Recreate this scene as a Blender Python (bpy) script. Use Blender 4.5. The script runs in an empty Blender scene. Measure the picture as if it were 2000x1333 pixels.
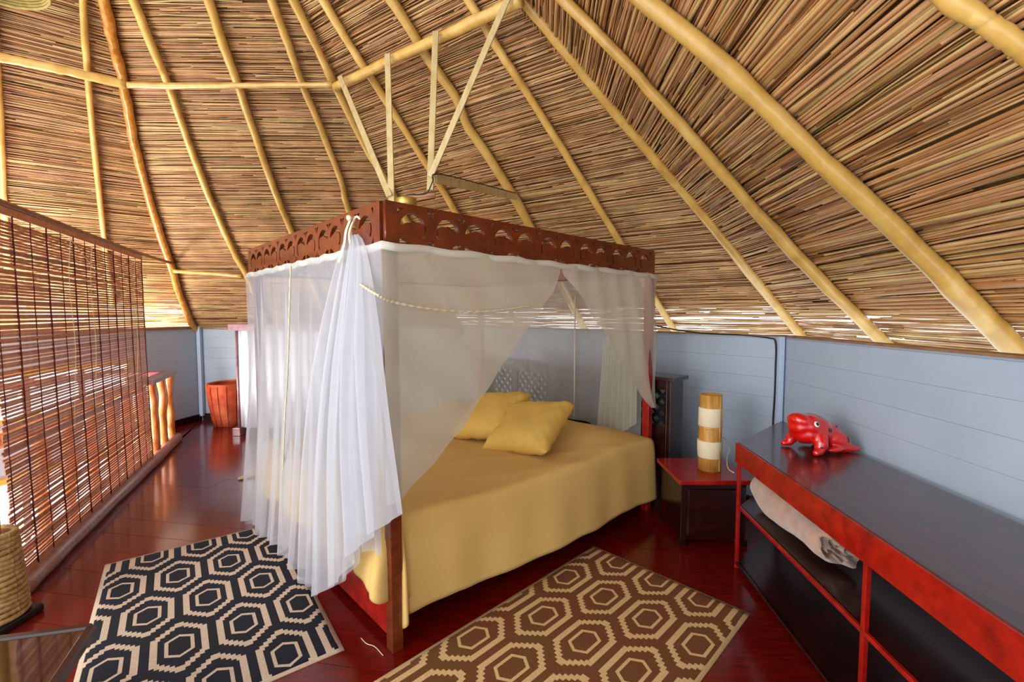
import bpy, bmesh, math, random
from mathutils import Vector, Matrix
random.seed(7)
R = random.Random(11)
scene = bpy.context.scene
COL = scene.collection

# ------------------------------------------------------------------ camera
EYE = 1.5
FPX = 889.0
PITCH = math.atan(52 / FPX)
cam_d = bpy.data.cameras.new('camera')
cam_d.sensor_width = 36.0
cam_d.lens = 36.0 * FPX / 2000.0
cam_d.clip_start = 0.02
cam = bpy.data.objects.new('camera', cam_d)
COL.objects.link(cam)
cam.location = (0, 0, EYE)
cam.rotation_euler = (math.pi / 2 - PITCH, 0, 0)
scene.camera = cam

# ------------------------------------------------------------------ world, lights, exposure
world = bpy.data.worlds.new('sky')
scene.world = world
world.use_nodes = True
_bg = world.node_tree.nodes['Background']
_bg.inputs[0].default_value = (0.86, 0.94, 1.0, 1)
_bg.inputs[1].default_value = 2.6

def area_light(name, loc, target, sx, sy, power, color):
    l = bpy.data.lights.new(name, 'AREA')
    l.shape = 'RECTANGLE'; l.size = sx; l.size_y = sy
    l.energy = power; l.color = color
    o = bpy.data.objects.new(name, l)
    COL.objects.link(o)
    o.location = loc
    d = Vector(target) - Vector(loc)
    o.rotation_euler = d.to_track_quat('-Z', 'Y').to_euler()
    return o
# daylight through the window band in the left wall, the opening on the floor below, plus an added fill lamp out of view behind left
area_light('daylight_window', (-5.15, 4.3, 0.74), (-1.6, 5.6, 0.9), 2.4, 0.42, 260, (1.0, 0.97, 0.92))
area_light('daylight_lower_opening', (-5.3, 3.4, -0.9), (-0.6, 3.6, 2.6), 2.4, 1.0, 420, (1.0, 0.95, 0.86))
area_light('fill_behind_left', (-5.0, -2.0, 2.0), (-0.6, 3.2, 0.6), 3.2, 2.2, 230, (1.0, 0.97, 0.93))

vs = scene.view_settings
vs.view_transform = 'Standard'
vs.look = 'None'
vs.exposure = 0.0
vs.gamma = 1.0
vs.use_curve_mapping = False
try:
    scene.cycles.transparent_max_bounces = 24
except Exception:
    pass

# ------------------------------------------------------------------ pixel helpers (a pixel gives a direction only)
EYEV = Vector((0, 0, EYE))
def ray(x, y):
    a = (x - 1000) / FPX; b = -(y - 666.5) / FPX
    return Vector((a, math.cos(PITCH) + b * math.sin(PITCH), -math.sin(PITCH) + b * math.cos(PITCH)))
def at_z(x, y, z):
    d = ray(x, y); return EYEV + d * ((z - EYE) / d.z)
def at_y(x, y, Y):
    d = ray(x, y); return EYEV + d * (Y / d.y)
def on_plane(x, y, P, n):
    d = ray(x, y); return EYEV + d * ((Vector(P) - EYEV).dot(n) / d.dot(n))

# ------------------------------------------------------------------ materials
def srgb(r, g, b):
    f = lambda c: (c / 255 / 12.92) if c <= 10 else ((c / 255 + 0.055) / 1.055) ** 2.4
    return (f(r), f(g), f(b), 1)

class NT:
    def __init__(self, name):
        self.m = bpy.data.materials.new(name)
        self.m.use_nodes = True
        self.t = self.m.node_tree
        self.b = self.t.nodes['Principled BSDF']
        self.out = self.t.nodes['Material Output']
    def n(self, typ, **kw):
        nd = self.t.nodes.new(typ)
        for k, v in kw.items(): setattr(nd, k, v)
        return nd
    def l(self, a, b): self.t.links.new(a, b)
    def setv(self, sock, v):
        if hasattr(v, 'is_output') or isinstance(v, bpy.types.NodeSocket): self.l(v, sock)
        else: sock.default_value = v
    def math(self, op, a, b=0.0, c=None):
        nd = self.n('ShaderNodeMath', operation=op)
        self.setv(nd.inputs[0], a); self.setv(nd.inputs[1], b)
        if c is not None: self.setv(nd.inputs[2], c)
        return nd.outputs[0]
    def mix(self, fac, a, b, blend='MIX'):
        nd = self.n('ShaderNodeMixRGB', blend_type=blend)
        self.setv(nd.inputs[0], fac); self.setv(nd.inputs[1], a); self.setv(nd.inputs[2], b)
        return nd.outputs[0]
    def ramp(self, fac, stops, interp='LINEAR'):
        nd = self.n('ShaderNodeValToRGB')
        cr = nd.color_ramp; cr.interpolation = interp
        while len(cr.elements) < len(stops): cr.elements.new(0.5)
        for e, (p, c) in zip(cr.elements, stops): e.position = p; e.color = c
        self.l(fac, nd.inputs[0])
        return nd.outputs[0]
    def coord(self, kind='Object', scale=(1, 1, 1)):
        tc = self.n('ShaderNodeTexCoord')
        mp = self.n('ShaderNodeMapping')
        mp.inputs['Scale'].default_value = scale
        self.l(tc.outputs[kind], mp.inputs[0])
        return mp.outputs[0]
    def noise(self, vec, scale=5, detail=3, rough=0.55):
        nd = self.n('ShaderNodeTexNoise')
        nd.inputs['Scale'].default_value = scale; nd.inputs['Detail'].default_value = detail
        nd.inputs['Roughness'].default_value = rough
        self.l(vec, nd.inputs['Vector'])
        return nd.outputs[0]
    def bump(self, h, strength=0.3, dist=0.01):
        nd = self.n('ShaderNodeBump')
        nd.inputs['Strength'].default_value = strength; nd.inputs['Distance'].default_value = dist
        self.l(h, nd.inputs['Height'])
        self.l(nd.outputs[0], self.b.inputs['Normal'])
    def base(self, c): self.setv(self.b.inputs['Base Color'], c)
    def rough(self, v): self.setv(self.b.inputs['Roughness'], v)

M = {}
def wood(name, c1, c2, c3, rough=0.45, scale=(1, 1, 1), noise=6, coat=0.0, bump=0.15, vary=0.0):
    t = NT(name)
    v = t.coord('Object', scale)
    f = t.noise(v, noise, 5, 0.6)
    col = t.ramp(f, [(0.28, c1), (0.5, c2), (0.75, c3)])
    if vary:
        oi = t.n('ShaderNodeObjectInfo')
        hs = t.n('ShaderNodeHueSaturation')
        t.l(col, hs.inputs['Color'])
        t.l(t.math('MULTIPLY_ADD', oi.outputs['Random'], vary, 1 - vary / 2), hs.inputs['Value'])
        col = hs.outputs[0]
    t.base(col); t.rough(rough)
    t.b.inputs['Coat Weight'].default_value = coat
    t.b.inputs['Coat Roughness'].default_value = 0.12
    t.bump(f, bump, 0.004)
    M[name] = t.m
    return t.m

wood('floor_wood', srgb(74, 7, 4), srgb(96, 11, 5), srgb(112, 18, 8), 0.2, (1.2, 9, 1), 5, 0.35, 0.04, 0.3)
wood('red_wood', srgb(110, 10, 5), srgb(150, 16, 6), srgb(176, 30, 12), 0.3, (3, 3, 3), 5, 0.3, 0.06)
wood('bed_wood', srgb(80, 28, 8), srgb(102, 38, 10), srgb(120, 52, 16), 0.32, (2, 2, 6), 6, 0.3, 0.06)
wood('dark_wood', srgb(22, 5, 4), srgb(38, 8, 5), srgb(58, 11, 6), 0.25, (2, 2, 4), 5, 0.25, 0.05)
wood('bench_top_wood', srgb(44, 22, 20), srgb(66, 34, 30), srgb(88, 44, 36), 0.3, (5, 1.2, 1), 4, 0.6, 0.05)
wood('rafter_wood', srgb(176, 130, 56), srgb(200, 156, 76), srgb(214, 176, 100), 0.33, (2.5, 2.5, 1.3), 3, 0.25, 0.2, 0.16)
wood('hip_wood', srgb(150, 88, 22), srgb(188, 120, 40), srgb(212, 156, 72), 0.28, (8, 8, 2), 4, 0.4, 0.3, 0.05)
wood('rail_wood', srgb(150, 74, 26), srgb(190, 106, 44), srgb(206, 140, 76), 0.3, (8, 8, 2), 4, 0.4, 0.3, 0.12)
wood('rail_board_wood', srgb(96, 62, 60), srgb(122, 84, 82), srgb(140, 104, 100), 0.4, (3, 3, 3), 5, 0.2, 0.1)
wood('log_wood', srgb(120, 78, 66), srgb(146, 102, 92), srgb(160, 116, 96), 0.38, (9, 9, 2), 4, 0.2, 0.3)
wood('lath_wood', srgb(176, 150, 96), srgb(194, 170, 118), srgb(206, 184, 136), 0.5, (6, 6, 1), 4, 0.05, 0.1, 0.1)
wood('pole_wood', srgb(104, 60, 26), srgb(136, 84, 42), srgb(158, 104, 60), 0.45, (8, 8, 2), 4, 0.1, 0.2)
wood('slat_wood', srgb(168, 104, 72), srgb(192, 128, 92), srgb(206, 148, 110), 0.5, (3, 3, 3), 9, 0.05, 0.1, 0.3)
wood('bamboo', srgb(160, 104, 40), srgb(194, 138, 62), srgb(212, 164, 92), 0.35, (9, 9, 1.5), 4, 0.2, 0.1)
wood('plank_plate', srgb(112, 74, 48), srgb(140, 98, 66), srgb(160, 120, 84), 0.6, (2, 2, 2), 6, 0, 0.2)
wood('rack_wood', srgb(112, 70, 76), srgb(138, 94, 100), srgb(154, 116, 118), 0.35, (3, 3, 3), 5, 0.2, 0.1)

def plain(name, c, rough=0.5, metal=0.0, coat=0.0, c2=None, ns=8, bump=0.0, bs=60, bd=0.003):
    t = NT(name)
    v = t.coord('Object')
    if c2: t.base(t.ramp(t.noise(v, ns, 4), [(0.35, c), (0.7, c2)]))
    else: t.base(c)
    t.rough(rough); t.b.inputs['Metallic'].default_value = metal
    t.b.inputs['Coat Weight'].default_value = coat
    t.b.inputs['Coat Roughness'].default_value = 0.06
    if bump: t.bump(t.noise(v, bs, 3), bump, bd)
    M[name] = t.m
    return t.m
plain('wall_paint', srgb(162, 174, 190), 0.5, c2=srgb(170, 182, 196), ns=2.2, bump=0.12, bs=14)
plain('trim_paint', srgb(178, 194, 216), 0.45)
plain('yellow_paint', srgb(206, 164, 40), 0.45)
plain('spread_cloth', srgb(206, 166, 92), 0.85, c2=srgb(212, 174, 102), ns=3, bump=0.35, bs=260, bd=0.0015)
plain('pillow_cloth', srgb(208, 164, 72), 0.8, c2=srgb(214, 172, 84), ns=4, bump=0.3, bs=220, bd=0.0015)
plain('frog_red', srgb(206, 12, 6), 0.25, coat=0.8)
plain('black_paint', srgb(12, 10, 10), 0.3)
plain('white_paint', srgb(232, 230, 222), 0.35)
plain('cream_cloth', srgb(224, 208, 172), 0.9, bump=0.4, bs=160, c2=srgb(230, 216, 186))
plain('braid', srgb(198, 184, 150), 0.9, c2=srgb(206, 194, 164))
plain('brass', srgb(190, 160, 84), 0.35, 0.7)
plain('cable_black', srgb(20, 18, 18), 0.5)
plain('cable_white', srgb(226, 216, 176), 0.5)
plain('cord_red', srgb(84, 22, 20), 0.7)
plain('conduit', srgb(190, 140, 110), 0.6)
plain('lower_floor', srgb(126, 52, 40), 0.5, c2=srgb(142, 66, 50))
plain('fleece', srgb(168, 128, 104), 0.95, c2=srgb(186, 148, 124), ns=14, bump=0.8, bs=300, bd=0.004)
M['fleece'].node_tree.nodes['Principled BSDF'].inputs['Sheen Weight'].default_value = 0.5
plain('glass_top', srgb(40, 8, 5), 0.06, coat=1.0)
plain('white_sheet', srgb(228, 232, 240), 0.8)
plain('woven_straw', srgb(150, 126, 62), 0.8, c2=srgb(176, 150, 84), ns=30, bump=0.5, bs=120)

def reed_mat(name, island=True):
    t = NT(name)
    if island:
        rnd = t.n('ShaderNodeNewGeometry').outputs['Random Per Island']
    else:
        rnd = t.n('ShaderNodeObjectInfo').outputs['Random']
    col = t.ramp(rnd, [(0.0, srgb(128, 84, 44)), (0.10, srgb(168, 116, 64)), (0.26, srgb(206, 158, 100)),
                       (0.44, srgb(196, 150, 112)), (0.60, srgb(216, 178, 118)), (0.76, srgb(178, 120, 66)),
                       (0.88, srgb(224, 194, 136)), (1.0, srgb(172, 148, 84))])
    v = t.coord('Object')
    f = t.noise(v, 7, 3)
    col = t.mix(0.5, col, t.ramp(f, [(0.25, srgb(150, 104, 64)), (0.75, srgb(255, 240, 214))]), 'MULTIPLY')
    t.base(col); t.rough(0.55)
    M[name] = t.m
reed_mat('reed_thatch'); reed_mat('reed_single', False)
plain('thatch_backing', srgb(120, 84, 46), 0.95, c2=srgb(142, 102, 60), ns=30)

def sheer(name, col, opacity, weave=900):
    t = NT(name)
    t.t.nodes.remove(t.b)
    tr = t.n('ShaderNodeBsdfTransparent')
    df = t.n('ShaderNodeBsdfDiffuse'); tl = t.n('ShaderNodeBsdfTranslucent')
    df.inputs[0].default_value = col; tl.inputs[0].default_value = col
    m1 = t.n('ShaderNodeMixShader'); m1.inputs[0].default_value = 0.45
    t.l(df.outputs[0], m1.inputs[1]); t.l(tl.outputs[0], m1.inputs[2])
    m2 = t.n('ShaderNodeMixShader')
    v = t.coord('Object')
    f = t.noise(v, 5, 2)
    t.l(t.math('MULTIPLY_ADD', f, 0.16, opacity - 0.08), m2.inputs[0])
    t.l(tr.outputs[0], m2.inputs[1]); t.l(m1.outputs[0], m2.inputs[2])
    t.l(m2.outputs[0], t.out.inputs[0])
    M[name] = t.m
sheer('net', srgb(212, 212, 218), 0.55)
sheer('net_side', srgb(218, 212, 192), 0.68)  # same net, its warmer shade on the bedside painted into the tint
sheer('net_thin', srgb(222, 220, 214), 0.42)
sheer('net_hem', srgb(240, 236, 222), 0.92)

def rug_mat(name, dark, dark2, cream):
    """hexagon rug: local x across (0.94), local y along (1.56)"""
    t = NT(name)
    tc = t.n('ShaderNodeTexCoord')
    sp = t.n('ShaderNodeSeparateXYZ'); t.l(tc.outputs['Object'], sp.inputs[0])
    X, Y = sp.outputs[0], t.math('ABSOLUTE', sp.outputs[1])
    PW, PL = 0.25, 0.69
    def lat(v, per, off):
        q = t.math('DIVIDE', t.math('SUBTRACT', v, off), per)
        fr = t.math('SUBTRACT', q, t.math('FLOOR', t.math('ADD', q, 0.5)))
        return t.math('ABSOLUTE', t.math('MULTIPLY', fr, per))
    ds, ins = [], []
    for (ox, oy) in ((0.10, 0.41), (0.225, 0.065)):
        dx = lat(X, PW, ox); dy = lat(Y, PL, oy)
        st = 0.0178
        qx = t.math('MULTIPLY', t.math('ADD', t.math('FLOOR', t.math('DIVIDE', dx, st)), 0.5), st)
        qy = dy
        sl = t.math('SUBTRACT', t.math('MULTIPLY_ADD', qx, 0.935, qy), 0.195)
        slq = t.math('MULTIPLY', sl, 0.73)
        d_out = t.math('MAXIMUM', t.math('SUBTRACT', dx, 0.107), slq)
        ds.append(d_out)
        sli = t.math('MULTIPLY', t.math('SUBTRACT', t.math('MULTIPLY_ADD', dx, 0.6, dy), 0.087), 0.857)
        ins.append(t.math('MAXIMUM', t.math('SUBTRACT', dx, 0.055), sli))
    d = t.math('MINIMUM', ds[0], ds[1])
    i = t.math('MINIMUM', ins[0], ins[1])
    band = t.math('MULTIPLY', t.math('LESS_THAN', d, 0.0), t.math('GREATER_THAN', d, -0.027))
    ring = t.math('MULTIPLY', t.math('LESS_THAN', i, 0.0), t.math('GREATER_THAN', i, -0.0145))
    bx = t.math('ABSOLUTE', t.math('SUBTRACT', X, 0.47)); by = t.math('ABSOLUTE', t.math('SUBTRACT', Y, 0.78))
    edge = t.math('MAXIMUM', t.math('GREATER_THAN', bx, 0.452), t.math('GREATER_THAN', by, 0.762))
    fac = t.math('MAXIMUM', t.math('MAXIMUM', band, ring), edge)
    v = tc.outputs['Object']
    n1 = t.noise(v, 140, 2)
    dk = t.ramp(t.noise(v, 4, 3), [(0.35, dark), (0.65, dark2)])
    t.base(t.mix(0.3, t.mix(fac, dk, cream), n1, 'OVERLAY'))
    t.rough(0.95); t.bump(n1, 0.5, 0.003)
    M[name] = t.m
rug_mat('rug_navy', srgb(5, 6, 12), srgb(9, 9, 28), srgb(190, 166, 142))
rug_mat('rug_brown', srgb(98, 62, 14), srgb(108, 54, 20), srgb(200, 164, 112))

def basket_mat():
    t = NT('basket_weave')
    v = t.coord('Object', (1, 1, 1))
    w = t.n('ShaderNodeTexWave', wave_type='BANDS', bands_direction='Z')
    w.inputs['Scale'].default_value = 28; w.inputs['Distortion'].default_value = 1.5
    t.l(v, w.inputs['Vector'])
    c = t.ramp(t.noise(v, 7, 4), [(0.3, srgb(176, 56, 24)), (0.55, srgb(212, 92, 46)), (0.75, srgb(222, 126, 72))])
    t.base(c); t.rough(0.6); t.bump(w.outputs[0], 0.5, 0.01)
    M['basket_weave'] = t.m
basket_mat()
def rope_mat():
    t = NT('rope')
    v = t.coord('Object')
    c = t.ramp(t.noise(v, 40, 4), [(0.3, srgb(140, 104, 56)), (0.6, srgb(176, 140, 86)), (0.8, srgb(196, 162, 108))])
    t.base(c); t.rough(0.9); t.bump(t.noise(v, 180, 3), 0.5, 0.003)
    M['rope'] = t.m
rope_mat()

# ------------------------------------------------------------------ mesh helpers
def link(o, parent=None):
    COL.objects.link(o)
    if parent is not None: o.parent = parent
    return o
def mesh_obj(name, verts, faces, mat, parent=None, smooth=False, mats=None, fm=None):
    me = bpy.data.meshes.new(name)
    me.from_pydata([tuple(v) for v in verts], [], faces)
    if mats:
        for m in mats: me.materials.append(M[m])
        for p, k in zip(me.polygons, fm): p.material_index = k
    else:
        me.materials.append(M[mat])
    if smooth:
        me.polygons.foreach_set('use_smooth', [True] * len(me.polygons))
    me.update()
    return link(bpy.data.objects.new(name, me), parent)
def empty(name, loc=(0, 0, 0), rz=0.0):
    o = bpy.data.objects.new(name, None)
    o.location = loc; o.rotation_euler = (0, 0, rz); o.empty_display_size = 0.1
    return link(o)
def tag(o, label, cat, group=None):
    o['label'] = label; o['category'] = cat
    if group: o['group'] = group
    return o
def structure(o): o['kind'] = 'structure'; return o
def box_geo(cx, cy, cz, sx, sy, sz, bev=0.0):
    x, y, z = sx / 2, sy / 2, sz / 2
    V = [(cx + a * x, cy + b * y, cz + c * z) for a in (-1, 1) for b in (-1, 1) for c in (-1, 1)]
    Fc = [(0, 1, 3, 2), (4, 6, 7, 5), (0, 4, 5, 1), (2, 3, 7, 6), (0, 2, 6, 4), (1, 5, 7, 3)]
    return V, Fc
def box(name, c, s, mat, parent=None, bev=0.0, mw=None):
    V, Fc = box_geo(*c, *s)
    if mw is not None: V = [mw @ Vector(v) for v in V]
    o = mesh_obj(name, V, Fc, mat, parent)
    if bev: bevel(o, bev)
    return o
def bevel(o, w, seg=2):
    bm = bmesh.new(); bm.from_mesh(o.data)
    bmesh.ops.bevel(bm, geom=bm.edges[:], offset=w, segments=seg, profile=0.6, affect='EDGES', clamp_overlap=True)
    bm.to_mesh(o.data); bm.free()
def prism(name, pts, z0, z1, mat, parent=None, bev=0.0):
    n = len(pts)
    V = [(p[0], p[1], z0) for p in pts] + [(p[0], p[1], z1) for p in pts]
    Fc = [tuple(range(n))[::-1], tuple(range(n, 2 * n))] + [(i, (i + 1) % n, n + (i + 1) % n, n + i) for i in range(n)]
    o = mesh_obj(name, V, Fc, mat, parent)
    bm = bmesh.new(); bm.from_mesh(o.data); bmesh.ops.recalc_face_normals(bm, faces=bm.faces[:])
    if bev: bmesh.ops.bevel(bm, geom=bm.edges[:], offset=bev, segments=2, profile=0.6, affect='EDGES', clamp_overlap=True)
    bm.to_mesh(o.data); bm.free()
    return o
def beam_geo(a, b, wid, thk, up=Vector((0, 0, 1))):
    a, b = Vector(a), Vector(b)
    d = (b - a).normalized()
    s = d.cross(up)
    if s.length < 1e-4: s = d.cross(Vector((1, 0, 0)))
    s.normalize(); u = s.cross(d).normalized()
    V = []
    for p in (a, b):
        for i, j in ((-1, -1), (1, -1), (1, 1), (-1, 1)):
            V.append(p + s * (i * wid / 2) + u * (j * thk / 2))
    return V, [(3, 2, 1, 0), (4, 5, 6, 7), (0, 1, 5, 4), (1, 2, 6, 5), (2, 3, 7, 6), (3, 0, 4, 7)]
def beam(name, a, b, wid, thk, mat, parent=None, up=Vector((0, 0, 1)), bev=0.0):
    V, Fc = beam_geo(a, b, wid, thk, up)
    o = mesh_obj(name, V, Fc, mat, parent)
    if bev: bevel(o, bev, 1)
    return o
def frames(pts):
    T = []
    for i in range(len(pts)):
        a = pts[max(i - 1, 0)]; b = pts[min(i + 1, len(pts) - 1)]
        T.append((b - a).normalized())
    n = T[0].cross(Vector((0.13, 0.37, 0.92)))
    if n.length < 1e-3: n = T[0].cross(Vector((1, 0, 0)))
    n.normalize()
    out = []
    for t in T:
        n = (n - t * n.dot(t)).normalized()
        out.append((n, t.cross(n)))
    return out
def tube_geo(pts, rad, sides=10, cap=True):
    pts = [Vector(p) for p in pts]
    fr = frames(pts)
    if not hasattr(rad, '__len__'): rad = [rad] * len(pts)
    V, Fc = [], []
    for p, r, (n, b) in zip(pts, rad, fr):
        for k in range(sides):
            a = 2 * math.pi * k / sides
            rr = r(a) if callable(r) else r
            V.append(p + n * (rr * math.cos(a)) + b * (rr * math.sin(a)))
    for i in range(len(pts) - 1):
        for k in range(sides):
            k2 = (k + 1) % sides
            Fc.append((i * sides + k, i * sides + k2, (i + 1) * sides + k2, (i + 1) * sides + k))
    if cap:
        Fc.append(tuple(range(sides))[::-1]); m = (len(pts) - 1) * sides
        Fc.append(tuple(range(m, m + sides)))
    return V, Fc
def tube(name, pts, rad, mat, parent=None, sides=10, smooth=True):
    V, Fc = tube_geo(pts, rad, sides)
    return mesh_obj(name, V, Fc, mat, parent, smooth)
def lathe(name, prof, mat, parent=None, seg=32, center=(0, 0, 0), wob=None, smooth=True):
    V, Fc = [], []
    for i, (r, z) in enumerate(prof):
        for k in range(seg):
            a = 2 * math.pi * k / seg
            rr = r * (wob(a, z) if wob else 1)
            V.append((center[0] + rr * math.cos(a), center[1] + rr * math.sin(a), center[2] + z))
    for i in range(len(prof) - 1):
        for k in range(seg):
            k2 = (k + 1) % seg
            Fc.append((i * seg + k, i * seg + k2, (i + 1) * seg + k2, (i + 1) * seg + k))
    Fc.append(tuple(range(seg))[::-1]); m = (len(prof) - 1) * seg; Fc.append(tuple(range(m, m + seg)))
    return mesh_obj(name, V, Fc, mat, parent, smooth)
def merge(geos):
    V, Fc = [], []
    for v, f in geos:
        o = len(V); V += list(v); Fc += [tuple(i + o for i in q) for q in f]
    return V, Fc
def smoothpath(pts, n):
    """Catmull-Rom through pts"""
    P = [Vector(p) for p in pts]
    P = [P[0] * 2 - P[1]] + P + [P[-1] * 2 - P[-2]]
    out = []
    segs = len(P) - 3
    for i in range(n):
        u = i / (n - 1) * segs
        k = min(int(u), segs - 1); t = u - k
        a, b, c, d = P[k:k + 4]
        out.append(0.5 * ((2 * b) + (c - a) * t + (2 * a - 5 * b + 4 * c - d) * t * t + (3 * b - a - 3 * c + d) * t ** 3))
    return out
def interp(tab, x):
    if x <= tab[0][0]: return tab[0][1]
    for (a, b), (c, d) in zip(tab, tab[1:]):
        if x <= c: return b + (d - b) * (x - a) / (c - a)
    return tab[-1][1]
def clip_poly(P, a, b):
    """keep the part of P to the left of a->b"""
    out = []
    def side(p): return (b[0] - a[0]) * (p[1] - a[1]) - (b[1] - a[1]) * (p[0] - a[0])
    for i in range(len(P)):
        p, q = P[i], P[(i + 1) % len(P)]
        sp, sq = side(p), side(q)
        if sp >= 0: out.append(p)
        if sp * sq < 0:
            t = sp / (sp - sq)
            out.append((p[0] + (q[0] - p[0]) * t, p[1] + (q[1] - p[1]) * t))
    return out

# ------------------------------------------------------------------ plan of the hut
AB = Vector((1.985, 3.31)); A0 = Vector((1.72, -1.6))
BC = Vector((-0.71, 6.44)); CD = Vector((-4.42, 6.42))
D0 = Vector((-5.10, 1.9))
WALL_H = 1.335
RAIL_A = Vector((-2.66, 2.411)); RAIL_B = Vector((-3.976, 5.319))
RD = (RAIL_B - RAIL_A).normalized()
rail_near = RAIL_A - RD * ((RAIL_A.y + 1.5) / RD.y)
D_at = lambda y: CD + (D0 - CD) * ((y - CD.y) / (D0.y - CD.y))

# ---- floor with single planks
floor = structure(empty('floor'))
reg1 = [(rail_near.x - 0.06, rail_near.y), (A0.x, -1.5), (AB.x, AB.y), (BC.x, BC.y), (CD.x, CD.y)]
reg2 = [(RAIL_B.x, RAIL_B.y), (CD.x, CD.y), tuple(D_at(5.15))]
pd = Vector((0.985, -0.172)).normalized(); pn = Vector((-pd.y, pd.x))
fid = 0
PW = 0.205
for reg in (reg1, reg2):
    prism('subfloor', reg, -0.16, -0.024, 'dark_wood', floor)
    r = -14
    while r < 45:
        off = R.uniform(-1.4, 0)
        base = Vector((-2, 0)) + pn * (r * PW)
        a = -4.5 + off
        while a < 6:
            L = R.uniform(1.9, 3.2)
            q = [base + pd * (a + 0.0012) + pn * 0.0012, base + pd * (a + L - 0.0012) + pn * 0.0012,
                 base + pd * (a + L - 0.0012) + pn * (PW - 0.0012), base + pd * (a + 0.0012) + pn * (PW - 0.0012)]
            P = [tuple(v) for v in q]
            for i in range(len(reg)):
                if P: P = clip_poly(P, reg[i], reg[(i + 1) % len(reg)])
            if len(P) >= 3:
                ar = abs(sum(P[i][0] * P[(i + 1) % len(P)][1] - P[(i + 1) % len(P)][0] * P[i][1] for i in range(len(P)))) / 2
                if ar > 0.00004:
                    z = R.uniform(-0.0008, 0.0)
                    prism('floor_plank', P, -0.025, z, 'floor_wood', floor)
            a += L
        r += 1
# storey below, seen through the stair void
low = structure(prism('floor_lower', [(-6.0, -1.5), (-0.6, -1.5), (-2.0, 6.2), (-5.2, 6.4)], -2.5, -2.4, 'lower_floor'))

# ---- walls of horizontal boards
def wall(name, a, b, h, z0=0.0, out=0.06, bh=0.147, gap=0.0008, n_mod=None):
    a, b = Vector(a), Vector(b)
    d = (b - a).normalized(); n = Vector((d.y, -d.x))       # outward when walking counter-clockwise
    w = structure(empty(name, (a.x, a.y, 0), math.atan2(d.y, d.x)))
    L = (b - a).length
    V, Fc = box_geo(L / 2, -0.035, (z0 + h) / 2, L, 0.03, h - z0)
    mesh_obj('backing', V, Fc, 'wall_paint', w)
    z = z0
    k = 0
    while z < h - 0.005:
        z2 = min(z + bh, h)
        dy = R.uniform(-0.0006, 0.0006)
        o = box('board', (L / 2, -0.0105 + dy, (z + z2) / 2), (L, 0.019, z2 - z - gap), 'wall_paint', w, 0.0007)
        z = z2; k += 1
    return w, L
wr, Lr = wall('wall_right', A0, AB, WALL_H)
wb, Lb = wall('wall_back', AB, BC, WALL_H)
wf, Lf = wall('wall_far', BC, CD, 1.40)
box('top_plate', (Lr / 2, -0.03, WALL_H + 0.006), (Lr, 0.09, 0.012), 'plank_plate', wr)
box('top_plate', (Lb / 2, -0.03, WALL_H + 0.006), (Lb, 0.09, 0.012), 'plank_plate', wb)
# left wall carries the two daylight openings
dd = (D0 - CD).normalized()
wl = structure(empty('wall_left', (CD.x, CD.y, 0), math.atan2(dd.y, dd.x)))
LL = (D0 - CD).length
WU = (1.06, 4.3, 0.50, 0.94)      # along from corner, z range: upper window
WLo = (1.3, 4.45, -1.25, -0.06)
def wbox(x0, x1, z0, z1):
    return box_geo((x0 + x1) / 2, -0.03, (z0 + z1) / 2, x1 - x0, 0.05, z1 - z0)
V, Fc = merge([wbox(0, WU[0], 0, 1.30), wbox(WU[0], LL, WU[3], 1.30), wbox(WU[1], LL, WU[2], WU[3]),
               wbox(WU[0], LL, WLo[3], WU[2]), wbox(0, WU[0], -2.4, 0), wbox(WU[0], WLo[0], -2.4, WLo[3]),
               wbox(WLo[0], WLo[1], -2.4, WLo[2]), wbox(WLo[1], LL, -2.4, WLo[3])])
mesh_obj('wall_panel', V, Fc, 'wall_paint', wl)
z = 0.0
while z < 1.295:
    z2 = min(z + 0.147, 1.30)
    x1 = WU[0] - 0.03 if (z2 > WU[2] - 0.03 and z < WU[3] + 0.03) else LL
    box('board', (x1 / 2, -0.0005, (z + z2) / 2), (x1, 0.012, z2 - z - 0.0008), 'wall_paint', wl, 0.0007)
    z = z2
box('top_plate', (LL / 2, -0.02, 1.315), (LL, 0.09, 0.035), 'plank_plate', wl)
def window(name, W, posts, transom):
    w = structure(empty(name, (CD.x, CD.y, 0), math.atan2(dd.y, dd.x)))
    x0, x1, z0, z1 = W
    f = 0.05
    for nm, c, s in (('frame_rail', ((x0 + x1) / 2, 0.0, z1), (x1 - x0 + f, 0.09, f)), ('frame_rail', ((x0 + x1) / 2, 0.0, z0), (x1 - x0 + f, 0.09, f)),
                     ('frame_jamb', (x0, 0.0, (z0 + z1) / 2), (f, 0.09, z1 - z0 + f)), ('frame_jamb', (x1, 0.0, (z0 + z1) / 2), (f, 0.09, z1 - z0 + f))):
        box(nm, c, s, 'yellow_paint', w, 0.004)
    for p in posts:
        box('mullion', (p, -0.03, (z0 + z1) / 2), (0.07, 0.05, z1 - z0), 'rail_board_wood', w, 0.004)
    if transom: box('transom', ((x0 + x1) / 2, -0.03, transom), (x1 - x0, 0.06, 0.07), 'rail_board_wood', w, 0.004)
    return w
window('window_1', WU, [1.55, 2.05, 2.5, 2.95, 3.4, 3.85], 0.82)
window('window_2', WLo, [2.1, 2.9, 3.7], None)
box('jamb_strip', (0.95, 0.012, 0.86), (0.07, 0.03, 0.36), 'yellow_paint', wl, 0.004)

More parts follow.
